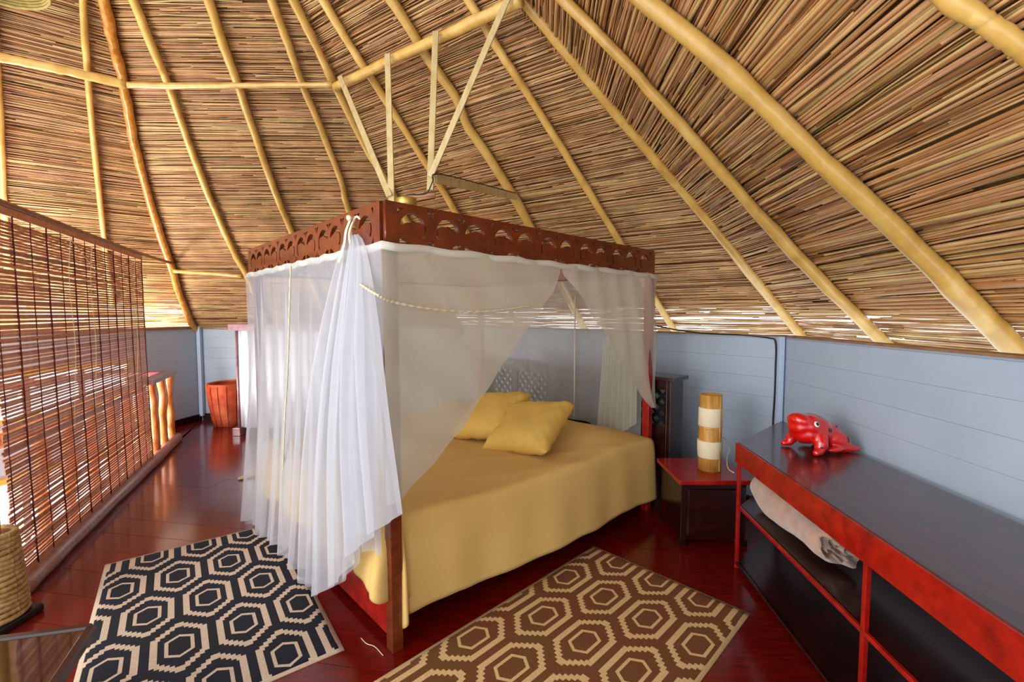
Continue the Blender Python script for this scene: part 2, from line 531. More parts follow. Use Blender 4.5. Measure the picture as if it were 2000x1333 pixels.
# trims and baseboards
def baseboard(name, a, b, h=0.095):
    a, b = Vector(a), Vector(b); d = (b - a).normalized(); n = Vector((-d.y, d.x)) * 0.0145
    o = structure(beam(name, (a.x + n.x, a.y + n.y, h / 2), (b.x + n.x, b.y + n.y, h / 2), 0.026, h, 'dark_wood', None, bev=0.004))
    return o
baseboard('baseboard_far', BC, CD + (BC - CD).normalized() * 0.03)
baseboard('baseboard_left', CD + (D0 - CD).normalized() * 0.03, D_at(5.25))
baseboard('baseboard_back', AB + (BC - AB).normalized() * 0.03, BC)
structure(box('trim_1', (CD.x + 0.03, CD.y - 0.04, 0.70), (0.05, 0.05, 1.27), 'trim_paint', None, 0.004))
t2 = AB + Vector((-0.035, -0.02))
structure(box('trim_2', (t2.x, t2.y, 0.67), (0.036, 0.036, 1.338), 'trim_paint', None, 0.004))

# ------------------------------------------------------------------ roof: planes of thatch between hips
ZR = 3.5
R1 = at_z(240, 165, ZR); R2 = at_z(655, 168, ZR); R3 = at_z(1010, 5, ZR); R0 = at_z(0, 110, ZR)
W1 = Vector((CD.x, CD.y, 1.31))
def facet_plane(edge, P, Q):
    """plane through P and Q holding the horizontal direction edge; returns normal (down, inwards), e, g(up-slope)"""
    e = Vector((edge.x, edge.y, 0)).normalized()
    n = e.cross(Q - P).normalized()
    if n.z > 0: n = -n
    g = n.cross(e)
    if g.z < 0: g = -g
    return n, e, g
W2 = at_y(893, 641, 6.44)
W3 = at_z(1565, 657, 1.31)
PC = facet_plane(R2 - R1, R1, (W1 + W2) / 2 + Vector((0, 0.0, 0)))
def plane3(P, Q, T):
    n = (Q - P).cross(T - P).normalized()
    if n.z > 0: n = -n
    e = Vector((-n.y, n.x, 0)).normalized(); g = n.cross(e)
    if g.z < 0: g = -g
    return n, e, g
def on_c(x, y): return on_plane(x, y, R1, PC[0])
H2a, H2b = on_c(655, 170), on_c(893, 638)
PB = plane3(H2a, H2b, R3)
H1a, H1b = on_c(241, 165), on_c(374, 632)
PD = plane3(H1a, H1b, R0)
H3a = R3; H3b = on_plane(1562, 652, R3, PB[0])
PA = plane3(H3a, H3b, H3a + Vector((0.07, 1, 0)))
PL = {'C': (R1, PC), 'B': (R3, PB), 'D': (H1a, PD), 'A': (R3, PA)}
def roof_pt(k, x, y, off=0.0):
    P, (n, e, g) = PL[k]
    return on_plane(x, y, P + n * off, n)
def plane_z(k, z):
    """point of facet k plane at height z in line with P: returns line (point, dir)"""
    P, (n, e, g) = PL[k]
    return P + g * ((z - P.z) / g.z), e
def cross2(p, d, q, e):
    den = d.x * e.y - d.y * e.x
    t = ((q.x - p.x) * e.y - (q.y - p.y) * e.x) / den
    return p + d * t
def hip(k1, k2, z):
    p, d = plane_z(k1, z); q, e = plane_z(k2, z)
    return cross2(p, d, q, e)
Z0, Z1 = 0.95, 4.9
def a_of(k, P):
    P0, (n, e, g) = PL[k]; return (P - P0).dot(e)
ceiling = structure(empty('ceiling'))
far_d = 3.4; near_a = -4.6
def facet_range(k, z):
    if k == 'C': return sorted((a_of('C', hip('C', 'D', z)), a_of('C', hip('C', 'B', z))))
    if k == 'B': return sorted((a_of('B', hip('C', 'B', z)), a_of('B', hip('B', 'A', z))))
    if k == 'D':
        h = a_of('D', hip('C', 'D', z)); return (h, h + far_d) if PD[1].x < 0 else (h - far_d, h)
    h = a_of('A', hip('B', 'A', z)); return (h + near_a, h) if PA[1].y > 0 else (h, h - near_a)
def facet_at(k, a, z, off):
    P, (n, e, g) = PL[k]
    return P + e * a + g * ((z - P.z) / g.z) + n * off
# backing layer (the thick of the thatch), stops short of the eaves where daylight comes through
bV, bF = [], []
for k, zlo in (('C', 1.33), ('B', 1.55), ('D', 1.66), ('A', 1.50)):
    a0, a1 = facet_range(k, zlo); b0, b1 = facet_range(k, Z1)
    o = len(bV)
    for off in (-0.03, -0.14):
        bV += [facet_at(k, a0, zlo, off), facet_at(k, a1, zlo, off), facet_at(k, b1, Z1, off), facet_at(k, b0, Z1, off)]
    bF += [(o, o + 1, o + 2, o + 3), (o + 7, o + 6, o + 5, o + 4), (o, o + 4, o + 5, o + 1), (o + 2, o + 6, o + 7, o + 3),
           (o + 1, o + 5, o + 6, o + 2), (o + 3, o + 7, o + 4, o)]
mesh_obj('thatch_layer', bV, bF, 'thatch_backing', ceiling)
def reed_geo(k, a, L, z, r, off, ang, bend, sides=4, seg=3):
    P, (n, e, g) = PL[k]
    d = (e * math.cos(ang) + g * math.sin(ang))
    c = facet_at(k, a, z, off)
    pts = []
    for i in range(seg + 1):
        u = i / seg
        pts.append(c + d * (L * u) + g * (bend * math.sin(math.pi * u)) + n * (bend * 0.4 * math.sin(math.pi * u)))
    u2 = d.cross(n).normalized()
    V, Fc = [], []
    for i, p in enumerate(pts):
        rr = r * (1.0 - 0.35 * i / seg)
        for s in range(sides):
            t = 2 * math.pi * (s + 0.5) / sides
            V.append(p + u2 * (rr * math.cos(t)) + n * (rr * 0.8 * math.sin(t)))
    for i in range(seg):
        for s in range(sides):
            s2 = (s + 1) % sides
            Fc.append((i * sides + s, i * sides + s2, (i + 1) * sides + s2, (i + 1) * sides + s))
    return V, Fc
def fill_facet(k, step, rmin, rmax, skip=None, name='thatch_reeds', jit=0.012):
    G = []
    P, (n, e, g) = PL[k]
    s = (Z0 - P.z) / g.z; s1 = (Z1 - P.z) / g.z
    while s < s1:
        z = P.z + s * g.z
        lo, hi = facet_range(k, z)
        dens = 1.0 if z > {'C': 1.3, 'B': 1.5, 'D': 1.6, 'A': 1.45}[k] else 1.3
        a = lo - R.uniform(0, 0.6)
        while a < hi:
            L = R.uniform(0.7, 2.0)
            aa, bb = max(a, lo - 0.03), min(a + L, hi + 0.03)
            if bb - aa > 0.06:
                zz = z + R.uniform(-0.5, 0.5) * step * 0.7
                spread = 0.010 if z > 1.6 else 0.02
                G.append(reed_geo(k, aa, bb - aa, zz, R.uniform(rmin, rmax), R.uniform(-0.016, 0.012),
                                  R.gauss(0, spread), R.gauss(0, 0.008)))
            a += L - R.uniform(0.05, 0.35)
        s += step * dens * R.uniform(0.75, 1.25)
    V, Fc = merge(G)
    o = mesh_obj(name, V, Fc, 'reed_thatch', ceiling, True)
    o['kind'] = 'stuff'
    return o
fill_facet('C', 0.0066, 0.0038, 0.0078)
fill_facet('B', 0.0066, 0.0038, 0.0078)
fill_facet('D', 0.0066, 0.0038, 0.0078)
fill_facet('A', 0.0072, 0.0045, 0.009)
# the largest single reeds on the near right slope, each a piece of its own (three shared meshes)
reed_me = []
for q in range(6):
    n_, e_, g_ = PL['A'][1]
    V, Fc = [], []
    seg = 5; L = 1.7 + 0.3 * q; r = 0.0075 + 0.0008 * q; bd = R.uniform(-0.012, 0.012)
    for i in range(seg + 1):
        u = i / seg
        for s in range(5):
            t = 2 * math.pi * s / 5; rr = r * (1 - 0.4 * u)
            V.append((L * u, rr * math.cos(t) + bd * math.sin(math.pi * u), rr * math.sin(t)))
    for i in range(seg):
        for s in range(5):
            s2 = (s + 1) % 5
            Fc.append((i * 5 + s, i * 5 + s2, (i + 1) * 5 + s2, (i + 1) * 5 + s))
    Fc.append((4, 3, 2, 1, 0)); Fc.append(tuple(range(seg * 5, seg * 5 + 5)))
    me = bpy.data.meshes.new('reed'); me.from_pydata(V, [], Fc); me.materials.append(M['reed_single'])
    me.polygons.foreach_set('use_smooth', [True] * len(me.polygons)); reed_me.append((me, L))
nA, eA, gA = PL['A'][1]
rot = Matrix((eA, gA, eA.cross(gA))).transposed().to_4x4()
cnt = 0
while cnt < 290:
    z = 1.5 + 2.3 * R.random() ** 0.9
    lo, hi = facet_range('A', z)
    me, L = R.choice(reed_me)
    a = (hi - R.uniform(0.0, 2.4) - L) if PA[1].y > 0 else lo + R.uniform(0.02, 2.4)
    if a + L > hi - 0.02: continue
    p = facet_at('A', a, z, R.uniform(0.004, 0.012))
    o = bpy.data.objects.new('reed', me); link(o, ceiling)
    o.matrix_world = Matrix.Translation(p) @ rot @ Matrix.Rotation(R.gauss(0, 0.018), 4, 'Z') @ Matrix.Rotation(R.uniform(0, 6.28), 4, 'X')
    cnt += 1

# ---- poles of the roof
RS = 0.72
def pole(name, pts, r0, r1, mat, knots=3, n=40, sides=12, label=None, wob=0.006):
    r0 *= RS; r1 *= RS
    path = smoothpath(pts, n)
    ks = [(R.uniform(0.05, 0.95), R.uniform(0.06, 0.22), R.uniform(0, 6.28)) for _ in range(knots)]
    rad = []
    for i in range(n):
        u = i / (n - 1)
        base = r0 + (r1 - r0) * u
        base *= 1 + 0.04 * math.sin(u * 23 + r0 * 900) + 0.03 * math.sin(u * 51 + 1.3)
        def f(a, base=base, u=u):
            v = base * (1 + 0.03 * math.cos(2 * a + u * 9))
            for (ku, kh, ka) in ks:
                v += base * kh * math.exp(-((u - ku) / 0.018) ** 2) * (0.5 + 0.5 * math.cos(a - ka))
            return v
        rad.append(f)
    for i in range(1, n - 1):
        path[i] = path[i] + Vector((R.uniform(-1, 1), R.uniform(-1, 1), R.uniform(-1, 1))) * wob * 0.4
    o = tube(name, path, rad, mat, ceiling, sides)
    if label: o['label'] = label
    return o
def roof_path(k, pix, off):
    P = [roof_pt(k, x, y, off) for x, y in pix]
    # extend along the slope beyond both ends
    return [P[0] + (P[0] - P[1]).normalized() * 0.5] + P + [P[-1] + (P[-1] - P[-2]).normalized() * 0.35]
pole('rafter', roof_path('D', [(162, 0), (172, 160), (185, 300), (203, 465), (215, 560)], 0.045), 0.032, 0.034, 'rafter_wood', 2)
pole('rafter', roof_path('D', [(-8, 120), (0, 240), (6, 380), (12, 480)], 0.045), 0.036, 0.036, 'rafter_wood', 2)
pole('hip_rafter', roof_path('C', [(203, 0), (222, 90), (241, 165), (258, 260), (275, 330), (302, 425), (337, 530), (352, 580), (374, 632)], 0.05), 0.047, 0.056, 'hip_wood', 14, 60, 14, 'knotty orange varnished hip pole', 0.012)
pole('rafter', roof_path('C', [(260, 0), (290, 75), (328, 165), (372, 290), (415, 400), (455, 490), (485, 545), (520, 628)], 0.052), 0.043, 0.046, 'rafter_wood', 3)
pole('rafter', roof_path('C', [(407, 0), (435, 85), (466, 170), (510, 300), (545, 395), (570, 455), (640, 625)], 0.052), 0.05, 0.043, 'rafter_wood', 4)
pole('rafter', roof_path('C', [(530, 0), (562, 85), (592, 170), (632, 265), (668, 360), (682, 415), (755, 625)], 0.052), 0.043, 0.04, 'rafter_wood', 4)
pole('hip_rafter', roof_path('B', [(572, 0), (615, 85), (657, 172), (715, 290), (770, 385), (893, 638)], 0.06), 0.045, 0.05, 'rafter_wood', 4)
pole('rafter', roof_path('B', [(631, 0), (672, 70), (715, 138), (800, 270), (890, 415), (1010, 632)], 0.052), 0.045, 0.043, 'rafter_wood', 2)
pole('rafter', roof_path('B', [(765, 0), (800, 55), (835, 115), (890, 190), (912, 245), (960, 315), (1040, 450), (1140, 640)], 0.055), 0.046, 0.056, 'rafter_wood', 5, label='rafter pole with a swollen knot bend')
pole('rafter', roof_path('B', [(915, 0), (960, 75), (1005, 145), (1080, 262), (1150, 375), (1215, 480), (1318, 648)], 0.052), 0.04, 0.042, 'rafter_wood', 2)
pole('hip_rafter', roof_path('B', [(1022, 0), (1100, 95), (1200, 218), (1300, 335), (1400, 452), (1480, 552), (1560, 650)], 0.075), 0.045, 0.06, 'rafter_wood', 3)
pole('rafter', roof_path('A', [(1100, 0), (1200, 100), (1300, 212), (1400, 325), (1500, 440), (1600, 545), (1730, 673)], 0.055), 0.036, 0.058, 'rafter_wood', 3)
pole('rafter', roof_path('A', [(1258, 0), (1400, 118), (1500, 212), (1600, 312), (1700, 402), (1800, 500), (1900, 600), (1990, 690)], 0.065), 0.052, 0.07, 'rafter_wood', 5, 50, 16)
pole('rafter', roof_path('A', [(1860, 0), (1930, 48), (2000, 98), (2100, 170)], 0.05), 0.034, 0.038, 'rafter_wood', 2, label='thick near rafter pole')
# ring beam poles under the rafters
def ring(pts, r0, r1, nm='ring_beam'):
    P = [at_z(x, y, z) for x, y, z in pts]
    return pole(nm, P, r0, r1, 'rafter_wood', 3, 30, 12)
ring([(-60, 93, 3.40), (0, 112, 3.40), (120, 137, 3.40), (246, 166, 3.40)], 0.05, 0.045)
ring([(243, 166, 3.40), (380, 168, 3.40), (520, 167, 3.40), (650, 166, 3.40)], 0.034, 0.03)
ring([(655, 170, 3.38), (780, 110, 3.38), (900, 55, 3.38), (1018, 0, 3.38)], 0.045, 0.052)
pole('batten', [roof_pt('C', x, y, 0.09) for x, y in ((340, 530), (405, 534), (472, 540))], 0.034, 0.034, 'rafter_wood', 1, 16, 10)

# ------------------------------------------------------------------ bed frame of reference
F = Vector((-0.526, 1.946, 0)); S = Vector((0.7225, 0.6914, 0)); W = Vector((-0.6914, 0.7225, 0))
LS, LW = 2.14, 1.97
def bed(s, w, z): return F + S * s + W * w + Vector((0, 0, z))
ANG = math.atan2(S.y, S.x)
def bedmat(): return Matrix.Translation(F) @ Matrix.Rotation(ANG, 4, 'Z')
ZT, ZV = 1.97, 1.785
bedo = empty('canopy_bed', F, ANG)      # local x = along the side (foot to head), local y = across, away from the camera
tag(bedo, 'dark red wooden four-poster canopy bed with fretwork valance boards', 'bed')
PO = 0.055
for (s, w) in ((0, 0), (LS, 0), (0, LW), (LS, LW)):
    sx = 0.012 if s == 0 else 0.006
    wy = 0.012 if w == 0 and s == 0 else (-0.006 if w == 0 else -0.012)
    box('bed_post', (s + sx, w + wy, ZT / 2 - 0.008), (PO, PO, ZT - 0.016), 'bed_wood' if s == 0 else 'red_wood', bedo, 0.004)
def fret_mesh(L, Hh, n, mirror=False):
    cu = bpy.data.curves.new('fret', 'CURVE'); cu.dimensions = '2D'; cu.fill_mode = 'BOTH'; cu.extrude = 0.011
    def spl(P):
        sp = cu.splines.new('POLY'); sp.points.add(len(P) - 1)
        for q, (x, y) in zip(sp.points, P): q.co = (x, y, 0, 1)
        sp.use_cyclic_u = True
    spl([(0, 0), (L, 0), (L, Hh), (0, Hh)])
    m = 0.05
    p = (L - 2 * m) / n
    for i in range(n):
        x0 = m + i * p; fl = (i % 2 == 1) ^ mirror
        def X(u): return x0 + (p - u if fl else u)
        cx, cy, ro = p * 0.47, Hh * 0.44, min(p * 0.4, Hh * 0.36)
        out = [(cx + ro * math.cos(a), cy + ro * 1.0 * math.sin(a)) for a in [math.radians(d) for d in range(168, -31, -11)]]
        tip = out[-1]
        curl = [(tip[0] - ro * 0.16, tip[1] - ro * 0.06), (tip[0] - ro * 0.2, tip[1] + ro * 0.14), (tip[0] - ro * 0.1, tip[1] + ro * 0.16)]
        inn = []
        for d in range(-8, 166, 9):
            a = math.radians(d)
            ri = ro * (0.80 - 0.34 * max(0, math.sin(a - 0.2)) ** 1.2 + 0.10 * abs(math.sin(a * 2.9)))
            inn.append((cx + ri * math.cos(a), cy + ri * 0.92 * math.sin(a)))
        spl([(X(u), v) for u, v in out + curl + inn])
        # small wedge holes top and bottom between the scrolls
        spl([(X(u), v) for u, v in ((p * 0.86, Hh * 0.90), (p * 1.0 - 0.004, Hh * 0.90), (p * 1.0 - 0.004, Hh * 0.70), (p * 0.93, Hh * 0.80))])
        spl([(X(u), v) for u, v in ((0.004, Hh * 0.88), (p * 0.2, Hh * 0.88), (p * 0.06, Hh * 0.80), (0.004, Hh * 0.72))])
        spl([(X(u), v) for u, v in ((p * 0.08, Hh * 0.09), (p * 0.36, Hh * 0.09), (p * 0.28, Hh * 0.16), (p * 0.16, Hh * 0.21), (p * 0.07, Hh * 0.2))])
        spl([(X(u), v) for u, v in ((p * 0.84, Hh * 0.08), (p - 0.005, Hh * 0.08), (p - 0.005, Hh * 0.26), (p * 0.92, Hh * 0.16))])
    ob = bpy.data.objects.new('fret', cu); COL.objects.link(ob)
    dg = bpy.context.evaluated_depsgraph_get()
    me = bpy.data.meshes.new_from_object(ob.evaluated_get(dg))
    bpy.data.objects.remove(ob); 
    me.materials.clear(); me.materials.append(M['bed_wood'])
    return me
HV = ZT - ZV
meS = fret_mesh(LS + 0.04, HV, 12); meF = fret_mesh(LW + 0.02, HV, 12, True)
def valance(me, loc, rz):
    o = bpy.data.objects.new('valance_board', me); link(o, bedo)
    o.location = loc; o.rotation_euler = (math.pi / 2, 0, rz)
    return o
valance(meS, (-0.03, -0.030, ZV), 0)
valance(meS, (-0.03, LW + 0.030, ZV), 0)
valance(meF, (-0.030, -0.01, ZV), math.pi / 2)
valance(meF, (LS + 0.030, -0.01, ZV), math.pi / 2)
# low rails and slatted base under the mattress
box('side_rail', (LS / 2, 0.13, 0.22), (LS - 0.07, 0.035, 0.16), 'dark_wood', bedo, 0.004)
box('side_rail', (LS / 2, LW - 0.03, 0.22), (LS - 0.07, 0.035, 0.16), 'red_wood', bedo, 0.004)
box('foot_rail', (0.02, LW / 2, 0.13), (0.035, LW - 0.07, 0.18), 'red_wood', bedo, 0.004)
box('bed_base', (LS / 2 + 0.02, LW / 2, 0.28), (LS - 0.1, LW - 0.12, 0.05), 'dark_wood', bedo)
box('mattress', (LS / 2 + 0.0, LW / 2, 0.425), (LS - 0.16, LW - 0.16, 0.23), 'white_sheet', bedo, 0.05)
# headboard: long box with cap and lattice openings
hb = empty('headboard', (LS + 0.07, 0, 0)); hb.parent = bedo
HB0, HB1, HBZ, HT = -0.16, LW + 0.10, 1.0, 0.2
def hbbox(nm, x0, x1, y0, y1, z0, z1, mat='dark_wood', bev=0.004):
    return box(nm, ((x0 + x1) / 2, (y0 + y1) / 2, (z0 + z1) / 2), (x1 - x0, y1 - y0, z1 - z0), mat, hb, bev)
hbbox('cap_board', -0.02, HT + 0.03, HB0 - 0.03, HB1 + 0.03, HBZ, HBZ + 0.03)
hbbox('end_panel', 0, HT, HB0, HB0 + 0.03, 0, HBZ)
hbbox('end_panel', 0, HT, HB1 - 0.03, HB1, 0, HBZ)
hbbox('lower_panel', 0, 0.03, HB0 + 0.03, HB1 - 0.03, 0, 0.66)
hbbox('top_rail', 0, 0.03, HB0 + 0.03, HB1 - 0.03, 0.93, HBZ)
nst = 4
stw = (HB1 - HB0) / nst
for i in range(nst + 1):
    y = HB0 + i * stw
    hbbox('stile', 0, 0.03, max(y - 0.04, HB0 + 0.03), min(y + 0.04, HB1 - 0.03), 0.66, 0.93)
for i in range(nst):
    ya, yb = HB0 + i * stw + 0.04, HB0 + (i + 1) * stw - 0.04
    G = []
    q = ya - 0.27
    while q < yb:
        for sg in (1, -1):
            # diagonal slats clipped to the opening
            y0, z0, y1, z1 = (q, 0.66, q + 0.27, 0.93) if sg == 1 else (q, 0.93, q + 0.27, 0.66)
            t0 = max(0, (ya - y0) / 0.27); t1 = min(1, (yb - y0) / 0.27)
            if t1 - t0 > 0.05:
                p = (0.015, y0 + 0.27 * t0, z0 + (z1 - z0) * t0); r = (0.015, y0 + 0.27 * t1, z0 + (z1 - z0) * t1)
                G.append(beam_geo(p, r, 0.016, 0.024, Vector((0.02, 1, 0.3))))
        q += 0.085
    V, Fc = merge(G)
    mesh_obj('lattice', V, Fc, 'black_paint', hb)

# ------------------------------------------------------------------ bedspread and pillows
INV = bedmat().inverted()
def px_foot(x, y, off):       # pixel onto the foot plane (bed local)
    return INV @ on_plane(x, y, F - S * off, S)
def px_side(x, y, off):
    return INV @ on_plane(x, y, F - W * off, W)
def build_spread():
    s0, s1, w0, w1 = 0.07, LS - 0.03, 0.075, LW - 0.075
    hz = sorted((p.x, max(0.03, p.z)) for p in (px_side(x, y, o_) for x, y, o_ in ((838, 1219, 0.0), (943, 1159, 0.01), (1050, 1105, 0.03), (1150, 1057, 0.06), (1211, 1022, 0.09), (1250, 1003, 0.10), (1274, 1014, 0.10))))
    def w0f(s):
        k = min(1, max(0, s / 1.5)); return 0.075 - 0.125 * k * k * (3 - 2 * k)
    top = 0.565
    def topz(s, w):
        b = math.exp(-((s - 1.72) / 0.30) ** 2) * 0.10 * (0.75 + 0.25 * math.cos((w - 0.5) * 3.2)) * (1 - 0.5 * math.exp(-((w - 1.0) / 0.12) ** 2))
        b *= 1 - 0.65 * math.exp(-((w - w0) / 0.16) ** 2)
        return top + b + 0.006 * math.sin(s * 7 + w * 3) + 0.005 * math.sin(w * 11 - s * 4) + 0.007 * math.exp(-((s * 0.5 + w - 0.9) / 0.03) ** 2) + 0.006 * math.exp(-((s * 0.3 + w - 0.45) / 0.025) ** 2) + 0.005 * math.exp(-((s * 0.8 - w - 0.2) / 0.03) ** 2)
    ds = [0.0]
    P, Q = [], []
    dropS, dropF = 0.47, 0.33
    n1, n2, n3 = 20, 64, 60
    us = [-dropF + dropF * i / n1 for i in range(n1)] + [(s1 - s0) * i / n2 for i in range(n2 + 1)]
    qs = [-dropS + dropS * i / 24 for i in range(24)] + [(w1 - w0) * i / n3 for i in range(n3 + 1)] + [(w1 - w0) + dropS * (i + 1) / 16 for i in range(16)]
    V = []
    for u in us:
        for q in qs:
            us_ = max(u, 0); qs_ = min(max(q, 0), w1 - w0)
            du = max(-u, 0); dq = max(-q, 0) if q < 0 else max(q - (w1 - w0), 0)
            sg = -1 if q < 0 else 1
            d = math.hypot(du, dq)
            s, w = s0 + us_, w0 + qs_
            z = topz(s, w)
            w += (w0f(s) - w0) * (1 - qs_ / (w1 - w0)) ** 3
            hemz = interp(hz, s)
            if q < 0: dq *= (z - hemz + 0.02) / dropS
            if d > 0:
                cs, cw = du / d, dq / d
                corner = 2 * cs * cw
                # rounding at the edge then hanging with shallow folds
                dd_ = d
                zz = z - (dd_ - 0.03 * (1 - math.exp(-dd_ / 0.03)))
                fl = 0.028 * (1 - math.exp(-dd_ / 0.03)) + 0.05 * dd_
                fold = 0.0
                if cw > cs: fold = (0.006 * math.sin(s * 7.0 + 0.6) + 0.004 * math.sin(s * 19 + 1)) * min(1, dd_ / 0.3)
                else: fold = (0.02 * math.sin(w * 13) + 0.01 * math.sin(w * 29)) * min(1, dd_ / 0.3)
                if corner > 0.02:
                    ang = math.atan2(cs, cw)
                    fold += corner * min(1, dd_ / 0.25) * (0.13 * math.sin(ang * 4.0) ** 2 * (1 - corner ** 4) + 0.03 * math.sin(ang * 14) - 0.05 * corner ** 6)
                fl += fold
                if cs > cw: fl += 0.075 * min(1, dd_ / 0.12) * (cs - cw)
                lim = min(0.105, hemz) if q < 0 else 0.10
                if zz < lim:
                    ex = lim - zz
                    zz = lim + 0.012 * math.sin(ex * 60) * min(1, ex * 20)
                s -= cs * fl; w += sg * cw * fl
                z = zz
            V.append((s, w, z))
    nq = len(qs)
    Fc = []
    for i in range(len(us) - 1):
        for j in range(nq - 1):
            Fc.append((i * nq + j, (i + 1) * nq + j, (i + 1) * nq + j + 1, i * nq + j + 1))
    o = mesh_obj('bedspread', V, Fc, 'spread_cloth', None, True)
    o.location = F; o.rotation_euler = (0, 0, ANG)
    md = o.modifiers.new('thick', 'SOLIDIFY'); md.thickness = 0.006; md.offset = 1
    tag(o, 'mustard yellow cotton bedspread draped over the canopy bed', 'bedspread')
    return o
build_spread()

def cushion(size, thick, seed):
    n = 34
    rr = random.Random(seed)
    ph = [rr.uniform(0, 6.28) for _ in range(6)]
    V, Fc = [], []
    for side in (1, -1):
        for i in range(n + 1):
            for j in range(n + 1):
                x, y = 2 * i / n - 1, 2 * j / n - 1
                # pinched sides, pointed corners
                px = x * (1 - 0.075 * (1 - y * y) * abs(x)); py = y * (1 - 0.075 * (1 - x * x) * abs(y))
                px = x * (0.93 + 0.07 * y * y); py = y * (0.93 + 0.07 * x * x)
                h = max(0.0, (1 - x ** 4) * (1 - y ** 4)) ** 0.55
                z = h * (1 + 0.06 * math.sin(3 * x + ph[0]) * math.sin(2.4 * y + ph[1]))
                ew = ((1 - h) * 0.10 * math.sin(11 * (x - y) + ph[2]) + (1 - h) * 0.07 * math.sin(17 * (x + y) + ph[3]) + 0.03 * math.sin(6 * x + 5 * y + ph[4])) * (1 if h > 0.02 else 0)
                V.append((px * size / 2, py * size / 2, side * thick / 2 * (z + ew)))
    m = (n + 1) ** 2
    for k in (0, 1):
        for i in range(n):
            for j in range(n):
                a = k * m + i * (n + 1) + j
                q = (a, a + n + 1, a + n + 2, a + 1)
                Fc.append(q if k == 0 else q[::-1])
    return V, Fc
def pillow(bm, tm, size, thick, seed, label, roll):
    """bm / tm: middle of lower and upper edge"""
    V, Fc = cushion(size, thick, seed)
    o = mesh_obj('pillow', V, Fc, 'pillow_cloth', None, True)
    bm_ = bmesh.new(); bm_.from_mesh(o.data); bmesh.ops.remove_doubles(bm_, verts=bm_.verts[:], dist=0.0004); bm_.to_mesh(o.data); bm_.free()
    y = (Vector(tm) - Vector(bm)).normalized()
    x = (-W - y * (-W).dot(y)).normalized(); zz = x.cross(y)
    mw = Matrix((x, y, zz)).transposed().to_4x4()
    mw.translation = (Vector(tm) + Vector(bm)) / 2
    o.matrix_world = mw @ Matrix.Rotation(roll, 4, 'Z')
    tag(o, label, 'pillow', 'yellow pillows on the bed')
    # zipped seam
    pts = []
    return o
pillow((0.03, 2.93, 0.615), (0.21, 3.32, 0.83), 0.51, 0.20, 3, 'front mustard pillow overlapping the other, nearer the open bedside', -0.1)
pillow((-0.25, 3.21, 0.62), (-0.06, 3.60, 0.86), 0.50, 0.19, 5, 'rear mustard pillow partly hidden behind the other pillow', -0.06)

# ------------------------------------------------------------------ mosquito net
net = empty('mosquito_net', F, ANG)
tag(net, 'sheer white mosquito net hung from the bed canopy and tied back', 'mosquito net')
ZH = ZV + 0.004
def grid_mesh(name, fn, nu, nv, mat):
    V = [fn(i / nu, j / nv) for i in range(nu + 1) for j in range(nv + 1)]
    Fc = [(i * (nv + 1) + j, (i + 1) * (nv + 1) + j, (i + 1) * (nv + 1) + j + 1, i * (nv + 1) + j + 1) for i in range(nu) for j in range(nv)]
    return mesh_obj(name, V, Fc, mat, net, True)
# foot panel
hem_px = [(476, 985), (482, 1008), (510, 1040), (548, 1066), (572, 1085), (590, 1112), (610, 1140), (627, 1160), (660, 1142), (690, 1110)]
hem = [(-0.1, 0.62), (0.0, 0.58), (0.2, 0.30)] + [q for q in sorted((p.y, max(p.z, 0.012)) for p in (px_foot(x, y, 0.10) for x, y in hem_px)) if q[0] > 0.3]
def foot_fn(u, v):
    w = -0.04 + (LW + 0.035 + 0.04) * u
    zb = interp(hem, w)
    z = ZH + (zb - ZH) * v
    fold = 0.024 * math.sin(w * 30 + 1.2 * math.sin(w * 7)) + 0.016 * math.sin(w * 63 + 2) + 0.02 * math.sin(w * 13 + v * 1.2)
    x = -0.046 - 0.014 * v - 0.05 * v * v - fold * min(1, 0.15 + 1.3 * v) + 0.02 * math.sin(3 * v) * u
    return (x - 0.012, w, z)
grid_mesh('foot_panel', foot_fn, 200, 50, 'net')
# bunch tied up to the valance, flaring downwards and round the corner post
tie = px_foot(690, 478, 0.06)
hemb = [px_foot(x, y, 0.13) for x, y in ((600, 1125), (627, 1158), (650, 1148), (682, 1128), (700, 1082), (722, 1055), (755, 1025), (784, 1000))]
def bunch_fn(u, v):
    k = u * (len(hemb) - 1); i = min(int(k), len(hemb) - 2); t = k - i
    hbp = hemb[i].lerp(hemb[i + 1], t)
    wt = tie.y + 0.10 * (0.5 - u)
    sp = v ** 0.6
    w = wt + (hbp.y - wt) * sp
    z = tie.z + 0.04 + (max(hbp.z, 0.012) - tie.z - 0.04) * v
    fold = 0.022 * math.sin(u * 31 + 1.5) + 0.016 * math.sin(u * 57)
    x = -0.062 - 0.11 * math.sin(min(v * 1.3, 1) * math.pi / 2) * (0.45 + 0.55 * math.sin(math.pi * min(1, 0.25 + u * 0.7))) - fold * min(1, 0.2 + 2.2 * v)
    return (x, w, z)
grid_mesh('gathered_panel', bunch_fn, 130, 46, 'net')
# side panel drawn to the corner
edge1 = [(1095, 533), (1076, 575), (1050, 612), (1020, 655), (985, 708), (940, 775), (900, 832), (860, 882), (825, 925), (800, 955), (781, 978)]
E1 = sorted((p.z, p.x) for p in (px_side(x, y, 0.045) for x, y in edge1))
def side1_fn(u, v):
    zb = E1[0][0]
    z = ZH + (zb - ZH) * v
    se = interp(E1, z)
    s = -0.055 + (se + 0.055) * u
    sag = 0.018 * math.sin(u * 3.1) * math.sin(v * 3) + 0.012 * math.sin((s * 4 + z * 7)) * v + 0.006 * math.sin(s * 17 + z * 21)
    return (s, -0.048 - sag - 0.012 * v, z)
grid_mesh('side_panel', side1_fn, 90, 60, 'net_side')
